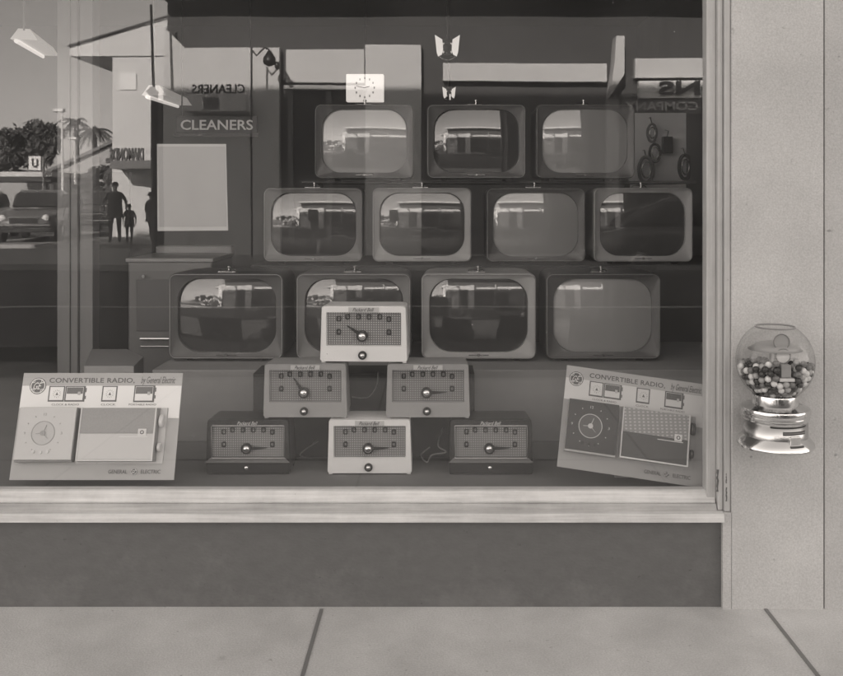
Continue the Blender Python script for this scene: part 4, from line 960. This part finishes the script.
# people across the street
m_skin = mat('skin', .35, .5); m_hair = mat('dark hair', .03, .6)
def person(x, Y, face, h, cloth, lab, legs=None, skirt=False, stride=.12, arms=None, coat=False):
    legs = legs or cloth
    t = thing('person', lab, 'person', (x, -Y, .01 if Y > 20 else 0), face, None)
    k = h/1.75
    J = {}
    V = []; E = []; Rr = []
    def nd(co, r, par=None):
        V.append(tuple(c*k for c in co)); Rr.append(r*k)
        if par is not None: E.append((par, len(V)-1))
        return len(V)-1
    pel = nd((0, 0, .95), .135); wa = nd((0, 0, 1.10), .118, pel); chs = nd((0, .005, 1.30), .145, wa); sh_ = nd((0, 0, 1.43), .09, chs)
    nk = nd((0, 0, 1.50), .052, sh_); hd = nd((0, -.005, 1.58), .075, nk); hd2 = nd((0, -.01, 1.66), .088, hd); nd((0, 0, 1.715), .062, hd2)
    nd((0, -.10, 1.60), .012, hd2)
    for sd in (-1, 1):
        aa = (arms or {}).get(sd, (sd*.27, -.02, 1.17, sd*.27, -.10, .93))
        s1 = nd((sd*.17, 0, 1.41), .062, sh_); el = nd(aa[:3], .046, s1); wr = nd(aa[3:], .030, el)
        d = (Vector(aa[3:])-Vector(aa[:3])).normalized(); palm_ = nd(Vector(aa[3:])+d*.06, .030, wr)
        for f in range(4): a_ = nd(Vector(aa[3:])+d*.115+Vector((0, (f-1.5)*.019, 0)), .009, palm_); nd(Vector(aa[3:])+d*(.165-.01*abs(f-1.2))+Vector((-sd*.012, (f-1.5)*.02, 0)), .008, a_)
        th = nd(Vector(aa[3:])+d*.06+Vector((0, -.045, 0)), .009, palm_)
        st_ = stride*sd
        hp = nd((sd*.09, 0, .88), .098, pel); kn = nd((sd*.10, -st_*.6-.01, .49), .064, hp); an = nd((sd*.10, -st_, .09), .044, kn)
        nd((sd*.11, -st_-.14, .04), .036, an)
    me = bpy.data.meshes.new('b'); me.from_pydata(V, E, []); o = bpy.data.objects.new('b', me); C.objects.link(o)
    md = o.modifiers.new('s', 'SKIN'); ss = o.modifiers.new('ss', 'SUBSURF'); ss.levels = 1; ss.render_levels = 1
    for i, sv in enumerate(me.skin_vertices[0].data): sv.radius = (Rr[i], Rr[i]); sv.use_root = (i == 0)
    bpy.context.view_layer.update()
    me2 = bpy.data.meshes.new_from_object(o.evaluated_get(bpy.context.evaluated_depsgraph_get())); bpy.data.objects.remove(o)
    me2.materials.clear(); me2.materials.append(cloth); me2.materials.append(m_skin); me2.materials.append(legs)
    hz = [Vector((arms or {}).get(sd, (0, 0, 0, sd*.27, -.10, .93))[3:])*k for sd in (-1, 1)]
    for pl_ in me2.polygons:
        c_ = pl_.center
        pl_.material_index = 1 if (c_.z > 1.48*k or min((c_-q).length for q in hz) < .16*k and abs(c_.x) > .2*k) else (2 if c_.z < .92*k else 0)
        pl_.use_smooth = True
    bo = bpy.data.objects.new('body', me2); C.objects.link(bo); bo.parent = t
    M().loft([[(math.cos(a)*r_*k, (.012+math.sin(a)*r_*1.05)*k, z*k) for a in [2*math.pi*i/16 for i in range(16)]] for r_, z in ((.093, 1.62), (.102, 1.68), (.088, 1.735), (.05, 1.765), (.01, 1.772))]).build('hair', m_hair, t, smooth=True)
    if skirt or coat:
        z1 = 1.12 if skirt else 1.40; z0 = .52 if skirt else .72
        M().loft([[(math.cos(a)*w*k, math.sin(a)*w*.72*k, z*k) for a in [2*math.pi*i/18 for i in range(18)]] for w, z in ((.235, z0), (.20, (z0+z1)/2), (.145 if skirt else .20, z1))]).build('skirt' if skirt else 'jacket', legs if skirt else cloth, t, smooth='auto')
    return t
mc_dark = mat('dark suit', .05, .8); mc_mid = mat('grey dress', .18, .8); mc_lt = mat('light blouse', .4, .8)
person(Q(115, 0, 23).x, 23, R(170), 1.74, mc_dark, 'man in dark open jacket walking past the pale pillar', coat=True, stride=.16, arms={-1: (-.30, .05, 1.2, -.33, -.12, 1.0), 1: (.30, 0, 1.2, .28, -.15, 1.0)})
person(Q(128, 0, 23).x, 23.1, R(160), 1.10, mc_dark, 'small child in dark clothes walking beside the man', coat=True)
person(Q(74, 0, 22.4).x, 22.4, R(190), 1.66, mc_mid, 'woman in grey dress standing near the street lamp', legs=mc_mid, skirt=True)
person(Q(151, 0, 23.4).x, 23.4, R(120), 1.45, mc_dark, 'dark clad figure at the edge of the stores', coat=True)

# ------------------------------------------------------------------ light, sky, camera
W = bpy.data.worlds.new('World'); S.world = W; W.use_nodes = True; nt = W.node_tree
sky = nt.nodes.new('ShaderNodeTexSky'); sky.sky_type = 'NISHITA'; sky.sun_disc = False
EL, AZ = R(22), R(-14)
sky.sun_elevation = EL; sky.sun_rotation = AZ
bw = nt.nodes.new('ShaderNodeRGBToBW'); nt.links.new(sky.outputs[0], bw.inputs[0])
vm = nt.nodes.new('ShaderNodeVectorMath'); vm.operation = 'SCALE'; vm.inputs[0].default_value = TINT; nt.links.new(bw.outputs[0], vm.inputs['Scale'])
nt.links.new(vm.outputs[0], nt.nodes['Background'].inputs['Color']); nt.nodes['Background'].inputs['Strength'].default_value = .15
sd_ = bpy.data.lights.new('sun', 'SUN'); sd_.energy = 4.4; sd_.angle = R(.5); sd_.color = TINT
so = bpy.data.objects.new('sun', sd_); C.objects.link(so)
Ld = Vector((math.sin(AZ)*math.cos(EL), math.cos(AZ)*math.cos(EL), math.sin(EL)))
so.rotation_euler = (-Ld).to_track_quat('-Z', 'Y').to_euler(); so.location = Ld*30

cam = bpy.data.cameras.new('camera'); co = bpy.data.objects.new('camera', cam); C.objects.link(co)
co.location = (0, -CAMD, CAMH); co.rotation_euler = (R(90), 0, 0)
cam.sensor_width = 36; cam.lens = 36*FP/843; cam.shift_x = -(CX-421.5)/843; cam.shift_y = -(338-HY)/843
cam.clip_end = 1000; S.camera = co
S.view_settings.view_transform = 'Standard'; S.view_settings.look = 'None'; S.view_settings.exposure = 2.27; S.view_settings.gamma = 1
S.view_settings.use_curve_mapping = False
cy = S.cycles if hasattr(S, 'cycles') else None
S.render.engine = 'CYCLES'
S.cycles.use_denoising = True; S.cycles.max_bounces = 9; S.cycles.transparent_max_bounces = 20; S.cycles.glossy_bounces = 5
S.cycles.diffuse_bounces = 4; S.cycles.sample_clamp_indirect = 8; S.cycles.caustics_reflective = False; S.cycles.caustics_refractive = False
